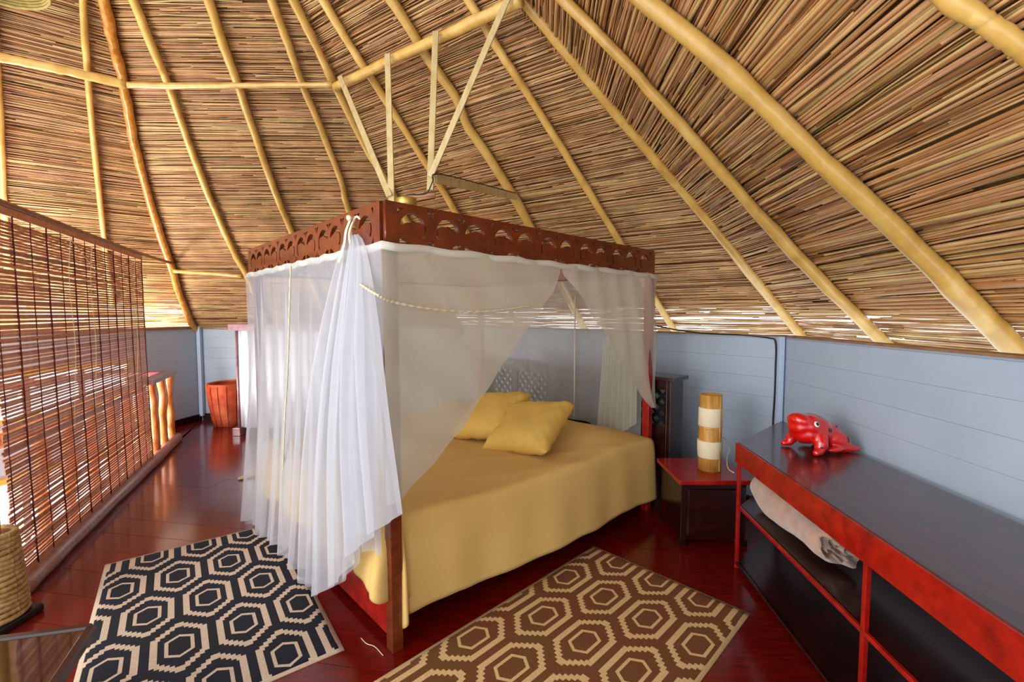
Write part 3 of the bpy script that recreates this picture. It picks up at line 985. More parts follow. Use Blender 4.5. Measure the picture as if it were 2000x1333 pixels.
# corner flap joining bunch and side panel, folds fanning out from the tie
def flap_fn(u, v):
    a = tie + Vector((0.0, 0.0, 0.02))
    # u runs along a line from below the tie, round the post
    zt = tie.z - 0.02 - 1.30 * v
    spread = 0.02 + (tie.y + 0.045) * min(1, v * 2.2) 
    w = tie.y + 0.02 - spread * u
    x = -0.07 - 0.05 * math.sin(math.pi * u) * min(1, v * 2) - 0.016 * math.sin(u * 26 + v * 2) * min(1, v * 3)
    return (x, w, zt + 0.10 * u * (1 - v))
grid_mesh('corner_flap', flap_fn, 60, 40, 'net')
# second side panel by the head post
edge2 = [(1100, 533), (1120, 562), (1140, 592), (1180, 652), (1215, 705), (1235, 735), (1250, 762), (1262, 785), (1272, 797)]
E2 = sorted((p.z, p.x) for p in (px_side(x, y, 0.045) for x, y in edge2))
def side2_fn(u, v):
    z = ZH + (E2[0][0] - ZH) * v
    se = interp(E2, z)
    s = se + (LS + 0.045 - se) * u
    return (s, -0.048 - 0.016 * math.sin(u * 9 + v * 5) * v - 0.012 * math.sin(s * 30 + z * 9), z)
grid_mesh('side_panel', side2_fn, 50, 50, 'net_side')
# head panel with a denser gathered edge, far side panel and the flat top
def head_fn(u, v):
    w = 0.02 + (LW - 0.04) * u
    zb = 0.50 + 0.1 * math.sin(u * 5)
    return (LS - 0.045 + 0.014 * math.sin(w * 26) * (0.3 + v), w, ZH + (zb - ZH) * v)
grid_mesh('head_panel', head_fn, 120, 20, 'net_thin')
def gath_fn(u, v):
    w = 0.03 + (0.30 + 0.06 * v) * u
    zb = 0.40 + 0.28 * (1 - u)
    return (LS - 0.085 + 0.02 * math.sin(u * 36) * (0.4 + 0.6 * v), w, 1.30 + (zb - 1.30) * v + 0.35 * (1 - v) * (1 - u))
grid_mesh('head_gather', gath_fn, 60, 24, 'net_side')
def farp_fn(u, v):
    s = 0.0 + LS * u
    return (s, LW + 0.046 + 0.014 * math.sin(s * 27) * (0.3 + v), ZH + (0.12 - ZH) * v)
grid_mesh('far_panel', farp_fn, 120, 16, 'net_thin')
def top_fn(u, v):
    return (0.045 + (LS - 0.09) * u, 0.045 + (LW - 0.09) * v, ZH + 0.008 - 0.05 * math.sin(math.pi * u) * math.sin(math.pi * v))
grid_mesh('top_panel', top_fn, 20, 20, 'net_thin')
# hem band along the valance, braid, seam cord and the ribbon tie
def band(name, path, h, mat, thick=0.004):
    V, Fc = [], []
    for i, p in enumerate(path):
        p = Vector(p); V += [p + Vector((0, 0, h / 2)), p - Vector((0, 0, h / 2))]
        if i: Fc.append((2 * i - 2, 2 * i, 2 * i + 1, 2 * i - 1))
    o = mesh_obj(name, V, Fc, mat, net, True)
    md = o.modifiers.new('t', 'SOLIDIFY'); md.thickness = thick
    return o
band('header_band', [(-0.047, LW + 0.04, ZH - 0.008)] + [(-0.05 - 0.006 * math.sin(i * 0.9), LW + 0.04 - (LW + 0.08) * i / 40, ZH - 0.008 - 0.004 * math.sin(i * 1.7)) for i in range(1, 40)] +
     [(-0.052, -0.05, ZH - 0.006)] + [(-0.05 + (LS + 0.1) * i / 40, -0.053 - 0.005 * math.sin(i * 1.1), ZH - 0.008 - 0.004 * math.sin(i * 1.3)) for i in range(1, 41)], 0.034, 'net_hem')
bp = [px_foot(704, 556, 0.10), px_foot(735, 575, 0.10), px_side(775, 592, 0.085), px_side(860, 606, 0.085), px_side(950, 609, 0.085), px_side(1038, 598, 0.085)]
bp = smoothpath(bp, 110)
V, Fc = tube_geo(bp, [0.0055 + 0.002 * math.sin(i * 1.6) for i in range(110)], 6)
mesh_obj('braid_trim', V, Fc, 'braid', net, True)
sc = [px_foot(x, y, 0.12) for x, y in ((568, 520), (565, 620), (562, 720), (556, 830), (552, 940), (550, 1050))]
tube('seam_braid', smoothpath(sc, 60), [0.0045 + 0.0015 * math.sin(i * 2.1) for i in range(60)], 'braid', net, 6)
tube('seam_cord', [(LS - 0.09, 0.62, 1.66), (LS - 0.09, 0.62, 0.62)], 0.006, 'braid', net, 6)
tp = tie + Vector((0.0, 0.0, 0.09))
tube('ribbon_tie', smoothpath([tie + Vector((-0.012, 0, 0)), tie + Vector((-0.016, 0.0, 0.05)), tp + Vector((0.01, -0.005, 0.03)), tp + Vector((0.024, -0.03, 0.02))], 14), 0.006, 'cream_cloth', net, 6)
def ribbon(pts, w0):
    P = smoothpath(pts, 16); V, Fc = [], []
    for i, p in enumerate(P):
        w = w0 * (1 if i < 15 else 0.6)
        V += [p + Vector((0.0, w, 0.2 * w)), p - Vector((0.0, w, 0.2 * w))]
        if i: Fc.append((2 * i - 2, 2 * i, 2 * i + 1, 2 * i - 1))
    o = mesh_obj('ribbon_end', V, Fc, 'cream_cloth', net, True); md = o.modifiers.new('t', 'SOLIDIFY'); md.thickness = 0.0015
ribbon([tp + Vector((-0.012, 0, 0.02)), tp + Vector((-0.02, 0.03, -0.03)), tp + Vector((-0.022, 0.05, -0.09)), tp + Vector((-0.045, 0.058, -0.17))], 0.011)
tube('ribbon_knot', [tp + Vector((-0.014, 0.012, 0.02)), tp + Vector((-0.018, 0, 0.025)), tp + Vector((-0.014, -0.014, 0.02))], [0.008, 0.013, 0.008], 'cream_cloth', net, 8)

# ------------------------------------------------------------------ rugs
def rug(A, B, Cc, mat, name, label, L):
    x = (B - A).normalized(); y = Vector((x.y, -x.x, 0))
    if y.dot(Cc - A) < 0: y = -y
    nx, ny = 24, 40
    wid = 0.94
    V, Fc = [], []
    for i in range(nx + 1):
        for j in range(ny + 1):
            u, v = i / nx, j / ny
            z = 0.011 + 0.002 * math.sin(u * 9 + v * 5) * math.sin(v * 7)
            e = min(u, 1 - u, v, 1 - v)
            if e < 0.001: z = 0.004
            V.append((wid * u, L * v, z))
    for i in range(nx):
        for j in range(ny):
            Fc.append((i * (ny + 1) + j, (i + 1) * (ny + 1) + j, (i + 1) * (ny + 1) + j + 1, i * (ny + 1) + j + 1))
    o = mesh_obj(name, V, Fc, mat, None, True)
    zax = x.cross(y)
    if zax.z < 0:      # keep it right way up: mirror the mesh instead of the frame
        for p in o.data.vertices: p.co.y = -p.co.y
        o.data.flip_normals()
        y2 = -y
        mw = Matrix((x, y2, x.cross(y2))).transposed().to_4x4()
    else:
        mw = Matrix((x, y, zax)).transposed().to_4x4()
    mw.translation = A
    o.matrix_world = mw
    md = o.modifiers.new('t', 'SOLIDIFY'); md.thickness = 0.009; md.offset = -1
    tag(o, label, 'rug', 'hexagon rugs')
    return o
rug(at_z(1160, 1068, 0), at_z(1465, 1200, 0), at_z(737, 1308, 0), 'rug_brown', 'rug', 'brown and cream hexagon rug beside the open side of the bed', 1.56)
Pn = at_z(205, 1105, 0); e2 = (at_z(485, 1036, 0) - Pn).normalized()
rug(Pn, Pn + e2, at_z(225, 1333, 0), 'rug_navy', 'rug', 'navy and cream hexagon rug at the netted foot of the bed', 1.56)

# ------------------------------------------------------------------ bench
BZ = 0.75
bf = at_z(1437, 864, BZ); bfn = at_z(2000, 1245, BZ); bk = at_z(1527, 822, BZ)
bd = (bfn - bf).normalized(); bdf = bd
def along(p, d, Y): return p + d * ((Y - p.y) / d.y)
wdir = Vector(((A0 - AB).x, (A0 - AB).y, 0)).normalized()
bfe = along(bf, bd, -0.55); bke = along(bk, wdir, -0.55)
bk = Vector((min(bk.x, 1.925), bk.y, BZ)); bke = bk + wdir * ((-0.55 - bk.y) / wdir.y)
bench = empty('console_bench', (bf.x, bf.y, 0))
tag(bench, 'long dark red wooden console bench with open shelves along the blue wall', 'bench')
def bl(p): return (p[0] - bf.x, p[1] - bf.y)
def bpt(t, inset=0.0):   # along the front edge
    p = bf + bd * t; n = Vector((-bd.y, bd.x, 0)); n = n if n.x > 0 else -n
    return p + n * inset
Lb_ = (bfe - bf).length
o = prism('bench_top', [bl(bpt(0.0, 0.012)), bl(bpt(Lb_, 0.012)), bl(bke), bl(bk)], BZ - 0.022, BZ, 'bench_top_wood', bench, 0.003)
def bbeam(nm, p, q, w, h, z, mat):
    return beam(nm, (p.x - bf.x, p.y - bf.y, z), (q.x - bf.x, q.y - bf.y, z), w, h, mat, bench, bev=0.003)
bbeam('apron', bpt(-0.005, 0.012), bpt(Lb_, 0.012), 0.024, 0.118, BZ - 0.062, 'red_wood')
eb = bk + (bf - bk).normalized() * 0.02
bbeam('end_apron', bf + Vector((0.03, 0.02, 0)), eb + Vector((0.01, -0.02, 0)), 0.024, 0.10, BZ - 0.072, 'dark_wood')
bbeam('shelf_edge', bpt(0.02, 0.016), bpt(Lb_, 0.016), 0.018, 0.018, 0.375, 'red_wood')
bbeam('plinth_rail', bpt(0.02, 0.016), bpt(Lb_, 0.016), 0.018, 0.016, 0.034, 'dark_wood')
ins = lambda p, q, k: p + (q - p) * k
prism('shelf_board', [bl(bpt(0.03, 0.028)), bl(bpt(Lb_, 0.028)), bl(bke + Vector((-0.02, 0, 0))), bl(bk + Vector((-0.04, -0.06, 0)))], 0.362, 0.384, 'dark_wood', bench)
prism('bottom_board', [bl(bpt(0.03, 0.028)), bl(bpt(Lb_, 0.028)), bl(bke + Vector((-0.02, 0, 0))), bl(bk + Vector((-0.04, -0.06, 0)))], 0.02, 0.042, 'dark_wood', bench)
t2 = (at_z(1690, 1090, 0.647) - bf).dot(bd)
for t in (0.02, t2, 2 * t2, 2.75 * t2):
    p = bpt(t, 0.016)
    if t > Lb_: continue
    box('leg', (p.x - bf.x, p.y - bf.y, (BZ - 0.12) / 2), (0.019, 0.019, BZ - 0.12), 'red_wood', bench, 0.003)
for p in (bk + Vector((-0.05, -0.08, 0)), bke + Vector((-0.04, 0.05, 0)), (bk + bke) / 2 + Vector((-0.03, 0, 0))):
    box('leg', (p.x - bf.x, p.y - bf.y, (BZ - 0.022) / 2), (0.03, 0.03, BZ - 0.022), 'dark_wood', bench, 0.003)

# ------------------------------------------------------------------ frog figurine
def ellip(c, r, rot=None, seg=16):
    bm = bmesh.new(); bmesh.ops.create_uvsphere(bm, u_segments=seg, v_segments=seg // 2 + 2, radius=1.0)
    mt = Matrix.Translation(c) @ (rot or Matrix()) @ Matrix.Diagonal((*r, 1))
    V = [mt @ v.co for v in bm.verts]; idx = {v: i for i, v in enumerate(bm.verts)}
    Fc = [tuple(idx[v] for v in f.verts) for f in bm.faces]; bm.free()
    return V, Fc
fc = at_z(1592, 879, BZ)
frog = empty('frog_figurine', (fc.x, fc.y, BZ + 0.003), math.radians(196))   # local +x = nose
tag(frog, 'glossy red ceramic frog figurine on the bench by the wall', 'figurine')
rx = lambda a: Matrix.Rotation(math.radians(a), 4, 'Y'); rz_ = lambda a: Matrix.Rotation(math.radians(a), 4, 'Z')
G = [ellip((-0.06, 0, 0.085), (0.11, 0.078, 0.07), rx(-26)), ellip((0.02, 0, 0.115), (0.115, 0.088, 0.08), rx(-30)),
     ellip((0.075, 0, 0.135), (0.085, 0.086, 0.066), rx(-25)), ellip((0.115, 0, 0.165), (0.062, 0.066, 0.042), rx(-22)), ellip((0.07, 0.036, 0.182), (0.04, 0.03, 0.018), rx(-10)),
     ellip((0.07, -0.036, 0.182), (0.04, 0.03, 0.018), rx(-10)), ellip((0.085, 0, 0.095), (0.068, 0.082, 0.055), rx(-12)), ellip((0.128, 0, 0.135), (0.04, 0.06, 0.045))]
for sg in (1, -1):
    G += [tube_geo([(0.05, 0.062 * sg, 0.09), (0.066, 0.09 * sg, 0.05), (0.085, 0.094 * sg, 0.018), (0.125, 0.104 * sg, 0.014)], [0.042, 0.034, 0.024, 0.016], 10),
          ellip((-0.085, 0.066 * sg, 0.055), (0.08, 0.04, 0.054), rx(-25)), ellip((-0.035, 0.09 * sg, 0.02), (0.055, 0.026, 0.018)),
          tube_geo([(-0.09, 0.075 * sg, 0.02), (-0.15, 0.09 * sg, 0.018), (-0.20, 0.10 * sg, 0.012)], [0.03, 0.022, 0.01], 10)]
V, Fc = merge(G)
fo = mesh_obj('body', [v + Vector((0, 0, 0.002)) if isinstance(v, Vector) else Vector(v) + Vector((0, 0, 0.002)) for v in V], Fc, 'frog_red', frog, True)
md = fo.modifiers.new('r', 'REMESH'); md.mode = 'VOXEL'; md.voxel_size = 0.0045; md.use_smooth_shade = True
md = fo.modifiers.new('s', 'SMOOTH'); md.iterations = 20; md.factor = 0.6
dgf = bpy.context.evaluated_depsgraph_get()
fev = fo.evaluated_get(dgf)
def on_frog(p):
    ok, co, no, ix = fev.closest_point_on_mesh(Vector(p))
    return co, no
def disc(nm, p, rx_, ry_, h, mat, parent, turn=0.0):
    co, no = on_frog(p)
    x = no.cross(Vector((0, 0, 1))).normalized(); y = no.cross(x)
    m = Matrix((x, y, no)).transposed().to_4x4(); m.translation = co
    V, Fc = ellip((0, 0, 0), (rx_, ry_, h), Matrix.Rotation(turn, 4, 'Z'), 14)
    V = [m @ v for v in V]
    return mesh_obj(nm, V, Fc, mat, parent, True), co, no
for sg in (1, -1):
    e, co, no = disc('eye', (0.088, 0.12 * sg, 0.182), 0.016, 0.016, 0.006, 'white_paint', frog)
    x = no.cross(Vector((0, 0, 1))).normalized(); y = no.cross(x); m = Matrix((x, y, no)).transposed().to_4x4(); m.translation = co + no * 0.004
    V, Fc = ellip((0, 0, 0), (0.0095, 0.0095, 0.004)); mesh_obj('pupil', [m @ v for v in V], Fc, 'black_paint', e, True)
    for (x, y, z, a, b_) in ((0.0, 0.12, 0.135, 0.006, 0.012), (-0.022, 0.12, 0.13, 0.006, 0.012), (-0.12, 0.13, 0.08, 0.007, 0.018), (-0.10, 0.06, 0.15, 0.012, 0.007), (0.10, 0.13, 0.05, 0.009, 0.005)):
        disc('painted_spot', (x, y * sg, z), a, b_, 0.0025, 'black_paint', frog)

# ------------------------------------------------------------------ rolled blanket on the shelf
b0 = Vector((1.50, 2.62, 0.384)); b1 = Vector((1.42, 1.92, 0.384))
ax = (b1 - b0).normalized(); sd = Vector((-ax.y, ax.x, 0))
nu, nv = 40, 44
V, Fc = [], []
Lr_ = (b1 - b0).length
for i in range(nu + 1):
    u = i / nu
    r = 0.125 * (0.78 + 0.22 * math.sin(math.pi * min(1, u * 1.5)) ) * (1 if 0 < i < nu else 0.86)
    if u < 0.08: r *= 0.55 + 0.45 * (u / 0.08)
    for j in range(nv):
        a = 2 * math.pi * j / nv
        w = 1 + 0.035 * math.sin(a * 3 + u * 5) + 0.02 * math.sin(a * 7 - u * 11) + 0.03 * math.sin(u * 17) * math.sin(a)
        p = b0 + ax * (Lr_ * u) + sd * (r * 1.12 * w * math.cos(a)) + Vector((0, 0, 0.115 + r * 0.92 * w * math.sin(a)))
        p.z = max(p.z, 0.387)
        V.append(p)
for i in range(nu):
    for j in range(nv):
        j2 = (j + 1) % nv
        Fc.append((i * nv + j, i * nv + j2, (i + 1) * nv + j2, (i + 1) * nv + j))
Fc.append(tuple(range(nv))[::-1])
# spiral end: layers of the roll pushed in and out
c0 = len(V)
spir = []
rings = 7
for q in range(rings):
    rr = 0.93 - 0.13 * q
    for j in range(nv):
        a = 2 * math.pi * j / nv
        base = V[nu * nv + j]; cc = b1 + Vector((0, 0, 0.115))
        out = (0.03 if q % 2 == 0 else -0.045) + 0.016 * math.sin(a * 4 + q) + 0.012 * math.sin(a * 9)
        spir.append(cc + (base - cc) * max(rr, 0.1) + ax * out)
V += spir
prev = nu * nv
for q in range(rings):
    cur = c0 + q * nv
    for j in range(nv):
        j2 = (j + 1) % nv
        Fc.append((prev + j, prev + j2, cur + j2, cur + j))
    prev = cur
Fc.append(tuple(range(prev, prev + nv)))
blk = empty('rolled_blanket', ((b0.x + b1.x) / 2, (b0.y + b1.y) / 2, 0.384))
tag(blk, 'rolled beige fleece blanket on the bench shelf', 'blanket')
loc = blk.location.copy()
mesh_obj('roll', [v - loc for v in V], Fc, 'fleece', blk, True)
# ------------------------------------------------------------------ nightstand and bamboo lamp
NZ = 0.45
ns = empty('nightstand', (1.07, 2.84, 0))
tag(ns, 'low dark red nightstand between headboard and bench', 'nightstand')
box('top', (0.23, 0.21, NZ - 0.015), (0.48, 0.46, 0.03), 'red_wood', ns, 0.006)
box('body', (0.23, 0.225, (NZ - 0.03) / 2 + 0.02), (0.42, 0.39, NZ - 0.07), 'dark_wood', ns, 0.004)
box('door', (0.23, 0.022, 0.225), (0.34, 0.016, 0.30), 'dark_wood', ns, 0.004)
for x in (0.03, 0.43):
    for y in (0.04, 0.41):
        box('foot', (x, y, 0.02), (0.04, 0.04, 0.04), 'dark_wood', ns)
lc = at_z(1385, 917, NZ)
lamp = empty('bamboo_lamp', (lc.x, lc.y, NZ + 0.001))
tag(lamp, 'bamboo tube table lamp with two cream cloth bands', 'lamp')
h = at_y(1385, 771, lc.y).z - NZ
rb = 0.0735
def sect(nm, z0, z1, r0, r1, mat, parent, wobA=0.0):
    prof = [(r0 * 0.96, z0), (r0, z0 + 0.004), ((r0 + r1) / 2, (z0 + z1) / 2), (r1, z1 - 0.004), (r1 * 0.96, z1)]
    return lathe(nm, prof, mat, parent, 36, wob=(lambda a, z: 1 + wobA * math.sin(5 * a + z * 40) + wobA * 0.7 * math.sin(9 * a)) if wobA else None)
# hollow bamboo wall
V, Fc = [], []
prof = [(rb, 0), (rb, h * 0.3), (rb * 0.985, h * 0.62), (rb * 0.97, h), (rb * 0.85, h), (rb * 0.85, 0.02)]
lathe('bamboo_tube', prof, 'bamboo', lamp, 40)
sect('cloth_band', h * 0.17, h * 0.395, rb * 1.04, rb * 1.09, 'cream_cloth', lamp, 0.012)
sect('cloth_band', h * 0.585, h * 0.83, rb * 1.04, rb * 1.03, 'cream_cloth', lamp, 0.008)
sect('node_ring', h * 0.555, h * 0.58, rb * 1.015, rb * 1.01, 'bamboo', lamp)
beam('split_strip', (rb * 0.55, -rb * 0.86, 0.005), (rb * 0.55, -rb * 0.86, h * 0.985), 0.012, 0.006, 'bamboo', lamp, Vector((0.5, -0.8, 0)))
cpts = [(rb, 0.02, h * 0.42), (rb + 0.05, 0.04, h * 0.38), (rb + 0.085, 0.05, h * 0.24), (rb + 0.06, 0.03, 0.07), (rb + 0.055, 0.0, 0.006), (rb + 0.05, -0.09, 0.006)]
tube('power_cord', smoothpath(cpts, 30), 0.004, 'cable_white', lamp, 8)

# wall cable: along the wall top, into the corner, down behind the bench
dB = Vector(((BC - AB).x, (BC - AB).y, 0)).normalized(); nB = Vector((-dB.y, dB.x, 0))
P_ = Vector((AB.x, AB.y, 0)) + nB * 0.012
cab = [P_ + dB * 1.05 + Vector((0, 0, 1.40)), P_ + dB * 0.8 + Vector((0, 0, 1.36)), P_ + dB * 0.55 + nB * 0.01 + Vector((0, 0, 1.345)), P_ + dB * 0.3 + Vector((0, 0, 1.34)), P_ + dB * 0.1 + Vector((0, 0, 1.325)), P_ + dB * 0.055 + Vector((0, 0, 1.29)),
       P_ + dB * 0.05 + Vector((0, 0, 1.1)), P_ + dB * 0.05 + Vector((0, 0, 0.9)), P_ + dB * 0.055 + Vector((0, 0, 0.7)), P_ + dB * 0.05 + Vector((0, 0, 0.5))]
o = tube('wall_cable', smoothpath(cab, 70), 0.0055, 'cable_black', None, 8)
tag(o, 'black electric cable running down the blue wall corner', 'cable')

# ------------------------------------------------------------------ fan / light hanger over the bed
hang = empty('canopy_hanger', (-0.55, 2.9, 2.2))
tag(hang, 'thin wooden lath hanger with brass fitting above the bed canopy', 'hanger')
hl = hang.location.copy()
def lath(a, b, w=0.04, t=0.017, up=Vector((0, 1, 0))):
    return beam('lath', Vector(a) - hl, Vector(b) - hl, w, t, 'lath_wood', hang, up, 0.002)
Yb = 2.98
p1 = at_y(764, 384, Yb); p2 = at_y(842, 352, Yb - 0.1)
def on_ring(x, y): return at_z(x, y, 3.38)
lath(on_ring(664, 150) , p1 + Vector((-0.01, 0, 0.0)))
lath(on_ring(757, 106), at_y(765, 396, Yb))
lath(on_ring(851, 62), at_y(840, 372, Yb - 0.1))
lath(on_ring(993, -6), p2 + Vector((0, -0.03, 0.01)), 0.036)
endp = roof_pt('B', 1008, 385, 0.11)
lath(at_y(851, 349, Yb - 0.06), endp, 0.016, 0.055, Vector((0, 0, 1)))
cz = at_y(794, 392, Yb - 0.1)
lathe('fitting', [(0.045, -0.06), (0.062, -0.055), (0.064, 0.0), (0.06, 0.012), (0.035, 0.02)], 'brass', hang, 28, tuple(cz - hl))
tube('conduit', [at_y(793, 386, Yb - 0.1) - hl, at_y(850, 380, Yb - 0.12) - hl], 0.012, 'conduit', hang, 10)
wp = [at_y(790, 388, Yb - 0.12), at_y(797, 381, Yb - 0.13), at_y(822, 380, Yb - 0.13), at_y(836, 374, Yb - 0.13), at_y(845, 355, Yb - 0.13), at_y(856, 340, Yb - 0.1)] 
wp = wp + [at_y(851, 349, Yb - 0.06).lerp(endp, 0.5) + Vector((0, -0.01, 0.034)), endp + Vector((0, -0.01, 0.03))]
tube('wire', [p - hl for p in smoothpath(wp, 40)], 0.004, 'cable_black', hang, 6)

# ------------------------------------------------------------------ railing
RD3 = Vector((RD.x, RD.y, 0)); RN = Vector((RD.y, -RD.x, 0))     # towards the room
if RN.x < 0: RN = -RN
rl = empty('stair_railing', (RAIL_B.x, RAIL_B.y, 0))
tag(rl, 'knotty varnished log railing around the stair opening behind the blind', 'railing')
ro = Vector((RAIL_B.x, RAIL_B.y, 0))
def rp(t, off, z): return RD3 * (-t) + RN * off + Vector((0, 0, z))   # local, t metres from the far corner towards the camera
LR = (RAIL_B - RAIL_A).length
# foot log
pts = [rp(-0.03, 0.0, 0.040)] + [rp(t, 0.008 + 0.004 * math.sin(t * 2.1), 0.040) for t in (0.6, 1.3, 2.0, 2.7, 3.05, 3.3)]
tube('foot_log', smoothpath(pts, 50), [0.053 * (1 + 0.04 * math.sin(i * 0.7)) for i in range(50)], 'log_wood', rl, 14)
def rail_post(p, r, seed, h=0.76):
    q = random.Random(seed)
    P = [Vector(p) + Vector((0, 0, 0.03))]
    for i in range(1, 8):
        P.append(Vector(p) + Vector((q.uniform(-0.012, 0.012), q.uniform(-0.012, 0.012), 0.03 + (h) * i / 7)))
    n = 28
    ks = [(q.random(), q.uniform(0.1, 0.4), q.uniform(0, 6.28)) for _ in range(5)]
    rad = []
    for i in range(n):
        u = i / (n - 1); b = r * (1 - 0.15 * u)
        def f(a, b=b, u=u):
            v = b * (1 + 0.05 * math.sin(2 * a + u * 7))
            for ku, kh, ka in ks: v += b * kh * math.exp(-((u - ku) / 0.04) ** 2) * max(0, math.cos(a - ka)) ** 2
            return v
        rad.append(f)
    return tube('post', smoothpath(P, n), rad, 'rail_wood', rl, 12)
t = 0.04; k = 0
for t in (0.06, 0.36, 0.68):
    rail_post(rp(t, -0.035, 0.03), 0.043, 50 + k); k += 1
t = 1.0
while t < 2.9:
    rail_post(rp(t, -0.075, 0.03), 0.04, 50 + k); k += 1; t += 0.36
V, Fc = beam_geo(rp(-0.06, -0.05, 0.815), rp(0.85, -0.05, 0.815), 0.13, 0.045)
mesh_obj('handrail', V, Fc, 'rail_board_wood', rl); 
tube('handrail', smoothpath([rp(0.8, -0.09, 0.815), rp(2, -0.095, 0.82), rp(2.7, -0.085, 0.815), rp(3.42, -0.09, 0.82)], 30), 0.045, 'rail_wood', rl, 12)
cr = D_at(5.12)
c3 = Vector((cr.x + 0.04, cr.y, 0)) - ro
beam('handrail', Vector((-0.02, -0.02, 0.815)), c3 + Vector((0, 0, 0.815)), 0.12, 0.04, 'red_wood', rl)
tube('foot_log', [Vector((-0.04, -0.02, 0.05)), c3 + Vector((0.05, 0.0, 0.05))], 0.045, 'log_wood', rl, 12)
for u in (0.35, 0.7):
    p = c3 * u
    rail_post((p.x, p.y, 0.03), 0.036, 90 + int(u * 10), 0.75)

# ------------------------------------------------------------------ bamboo roll blind
PBn = RN
BO = Vector((RAIL_A.x, RAIL_A.y, 0)) + RN * 0.005
bl0 = on_plane(4, 735, BO, PBn); bl1 = on_plane(289, 720, BO, PBn)
bl0.z = 0; bl1.z = 0
blind = empty('roll_blind', (bl1.x, bl1.y, 0), math.atan2((bl0 - bl1).y, (bl0 - bl1).x))
tag(blind, 'reddish bamboo slat roll blind hanging in front of the railing', 'blind')
BLn = (bl0 - bl1).length + 0.02
ztop = on_plane(283, 507, BO, PBn).z
sm = bpy.data.meshes.new('slat')
V, Fc = box_geo(BLn / 2, 0, 0, BLn, 0.0045, 0.0138)
sm.from_pydata(V, [], Fc); sm.materials.append(M['slat_wood'])
zb = 0.112
nsl = int((ztop - 0.02 - zb) / 0.0182)
for i in range(nsl):
    z = zb + 0.0182 * i
    o = bpy.data.objects.new('slat', sm); link(o, blind)
    sway = 0.02 * (1 - i / nsl) ** 2 + 0.004 * math.sin(i * 0.3)
    o.location = (R.uniform(-0.006, 0.006), sway - 0.012, z + R.uniform(-0.0012, 0.0012))
    o.rotation_euler = (R.gauss(0, 0.12), R.gauss(0, 0.0012), R.gauss(0, 0.001))
nc = 14
for i in range(nc):
    x = 0.03 + (BLn - 0.06) * i / (nc - 1)
    rr = 0.0042 if i % 2 == 0 else 0.0026
    pts = [(x, 0.007 + 0.02 * (1 - q / 20) ** 2 - 0.012 + 0.0008 * (-1) ** q, zb - 0.01 + (ztop - zb) * q / 20) for q in range(21)]
    tube('ladder_cord', pts, rr, 'cord_red', blind, 6)
for x in (0.30, 1.22, 1.55):
    pts = [(x + 0.03 * math.sin(q * 0.5), -0.012 + 0.02 * (1 - q / 16) ** 2 + 0.012, ztop - 0.04 - (1.25) * q / 16) for q in range(17)]
    tube('lift_cord', pts, 0.0024, 'cable_white', blind, 6)
tube('lift_cord', smoothpath([(0.28, 0.012, ztop - 0.45), (0.6, 0.012, ztop - 0.42), (1.0, 0.012, ztop - 0.28), (1.55, 0.012, ztop - 0.03)], 20), 0.0022, 'cable_white', blind, 6)
box('head_rail', (BLn / 2, -0.012, ztop + 0.005), (BLn, 0.02, 0.045), 'slat_wood', blind, 0.004)
box('bottom_bar', (BLn / 2, 0.008, zb - 0.014), (BLn, 0.014, 0.028), 'slat_wood', blind, 0.003)
# pole the blind hangs from
pe = on_plane(372, 524, BO, PBn)
ps = blind.matrix_basis @ Vector((BLn + 0.5, -0.012, ztop + 0.045))
pm = blind.matrix_basis @ Vector((0.0, -0.012, ztop + 0.045))
tube_p = smoothpath([pe + Vector((0, 0, 0.0)), pm, ps], 40)
o = tube('hanging_pole', tube_p, [0.015 + 0.005 * i / 40 for i in range(40)], 'pole_wood', None, 10)
tag(o, 'thin brown pole along the top edge of the slat blind', 'pole')

# ------------------------------------------------------------------ basket, cloth screen
bc = at_z(433, 836, 0); br = 36 / FPX * bc.y * 1.0
bh_ = at_y(433, 752, bc.y).z
bk_ = empty('wicker_basket', (bc.x, bc.y + br * 0.85, 0))
tag(bk_, 'tall red-orange woven wicker basket on the floor by the pale blue corner', 'basket')
rt = br * 1.12
prof = [(br * 0.80, 0.0), (br * 0.90, bh_ * 0.2), (br * 1.02, bh_ * 0.5), (br * 1.1, bh_ * 0.8), (rt, bh_ * 0.97), (rt * 0.93, bh_ * 0.97), (br * 0.98, bh_ * 0.6), (br * 0.75, 0.03)]
lathe('basket_body', prof, 'basket_weave', bk_, 56, wob=lambda a, z: 1 + 0.012 * math.sin(a * 28 + (z * 60)) + 0.008 * math.sin(z * 90))
V, Fc = tube_geo([(rt * 0.965 * math.cos(a), rt * 0.965 * math.sin(a), bh_ * 0.975) for a in [2 * math.pi * i / 48 for i in range(49)]], 0.018, 8, False)
mesh_obj('rim', V, Fc, 'basket_weave', bk_, True)
for i in range(16):
    a = 2 * math.pi * i / 16
    pts = [((r_ + 0.006) * math.cos(a), (r_ + 0.006) * math.sin(a), z_) for r_, z_ in prof[:5]]
    tube('stake', pts, 0.004, 'basket_weave', bk_, 5)

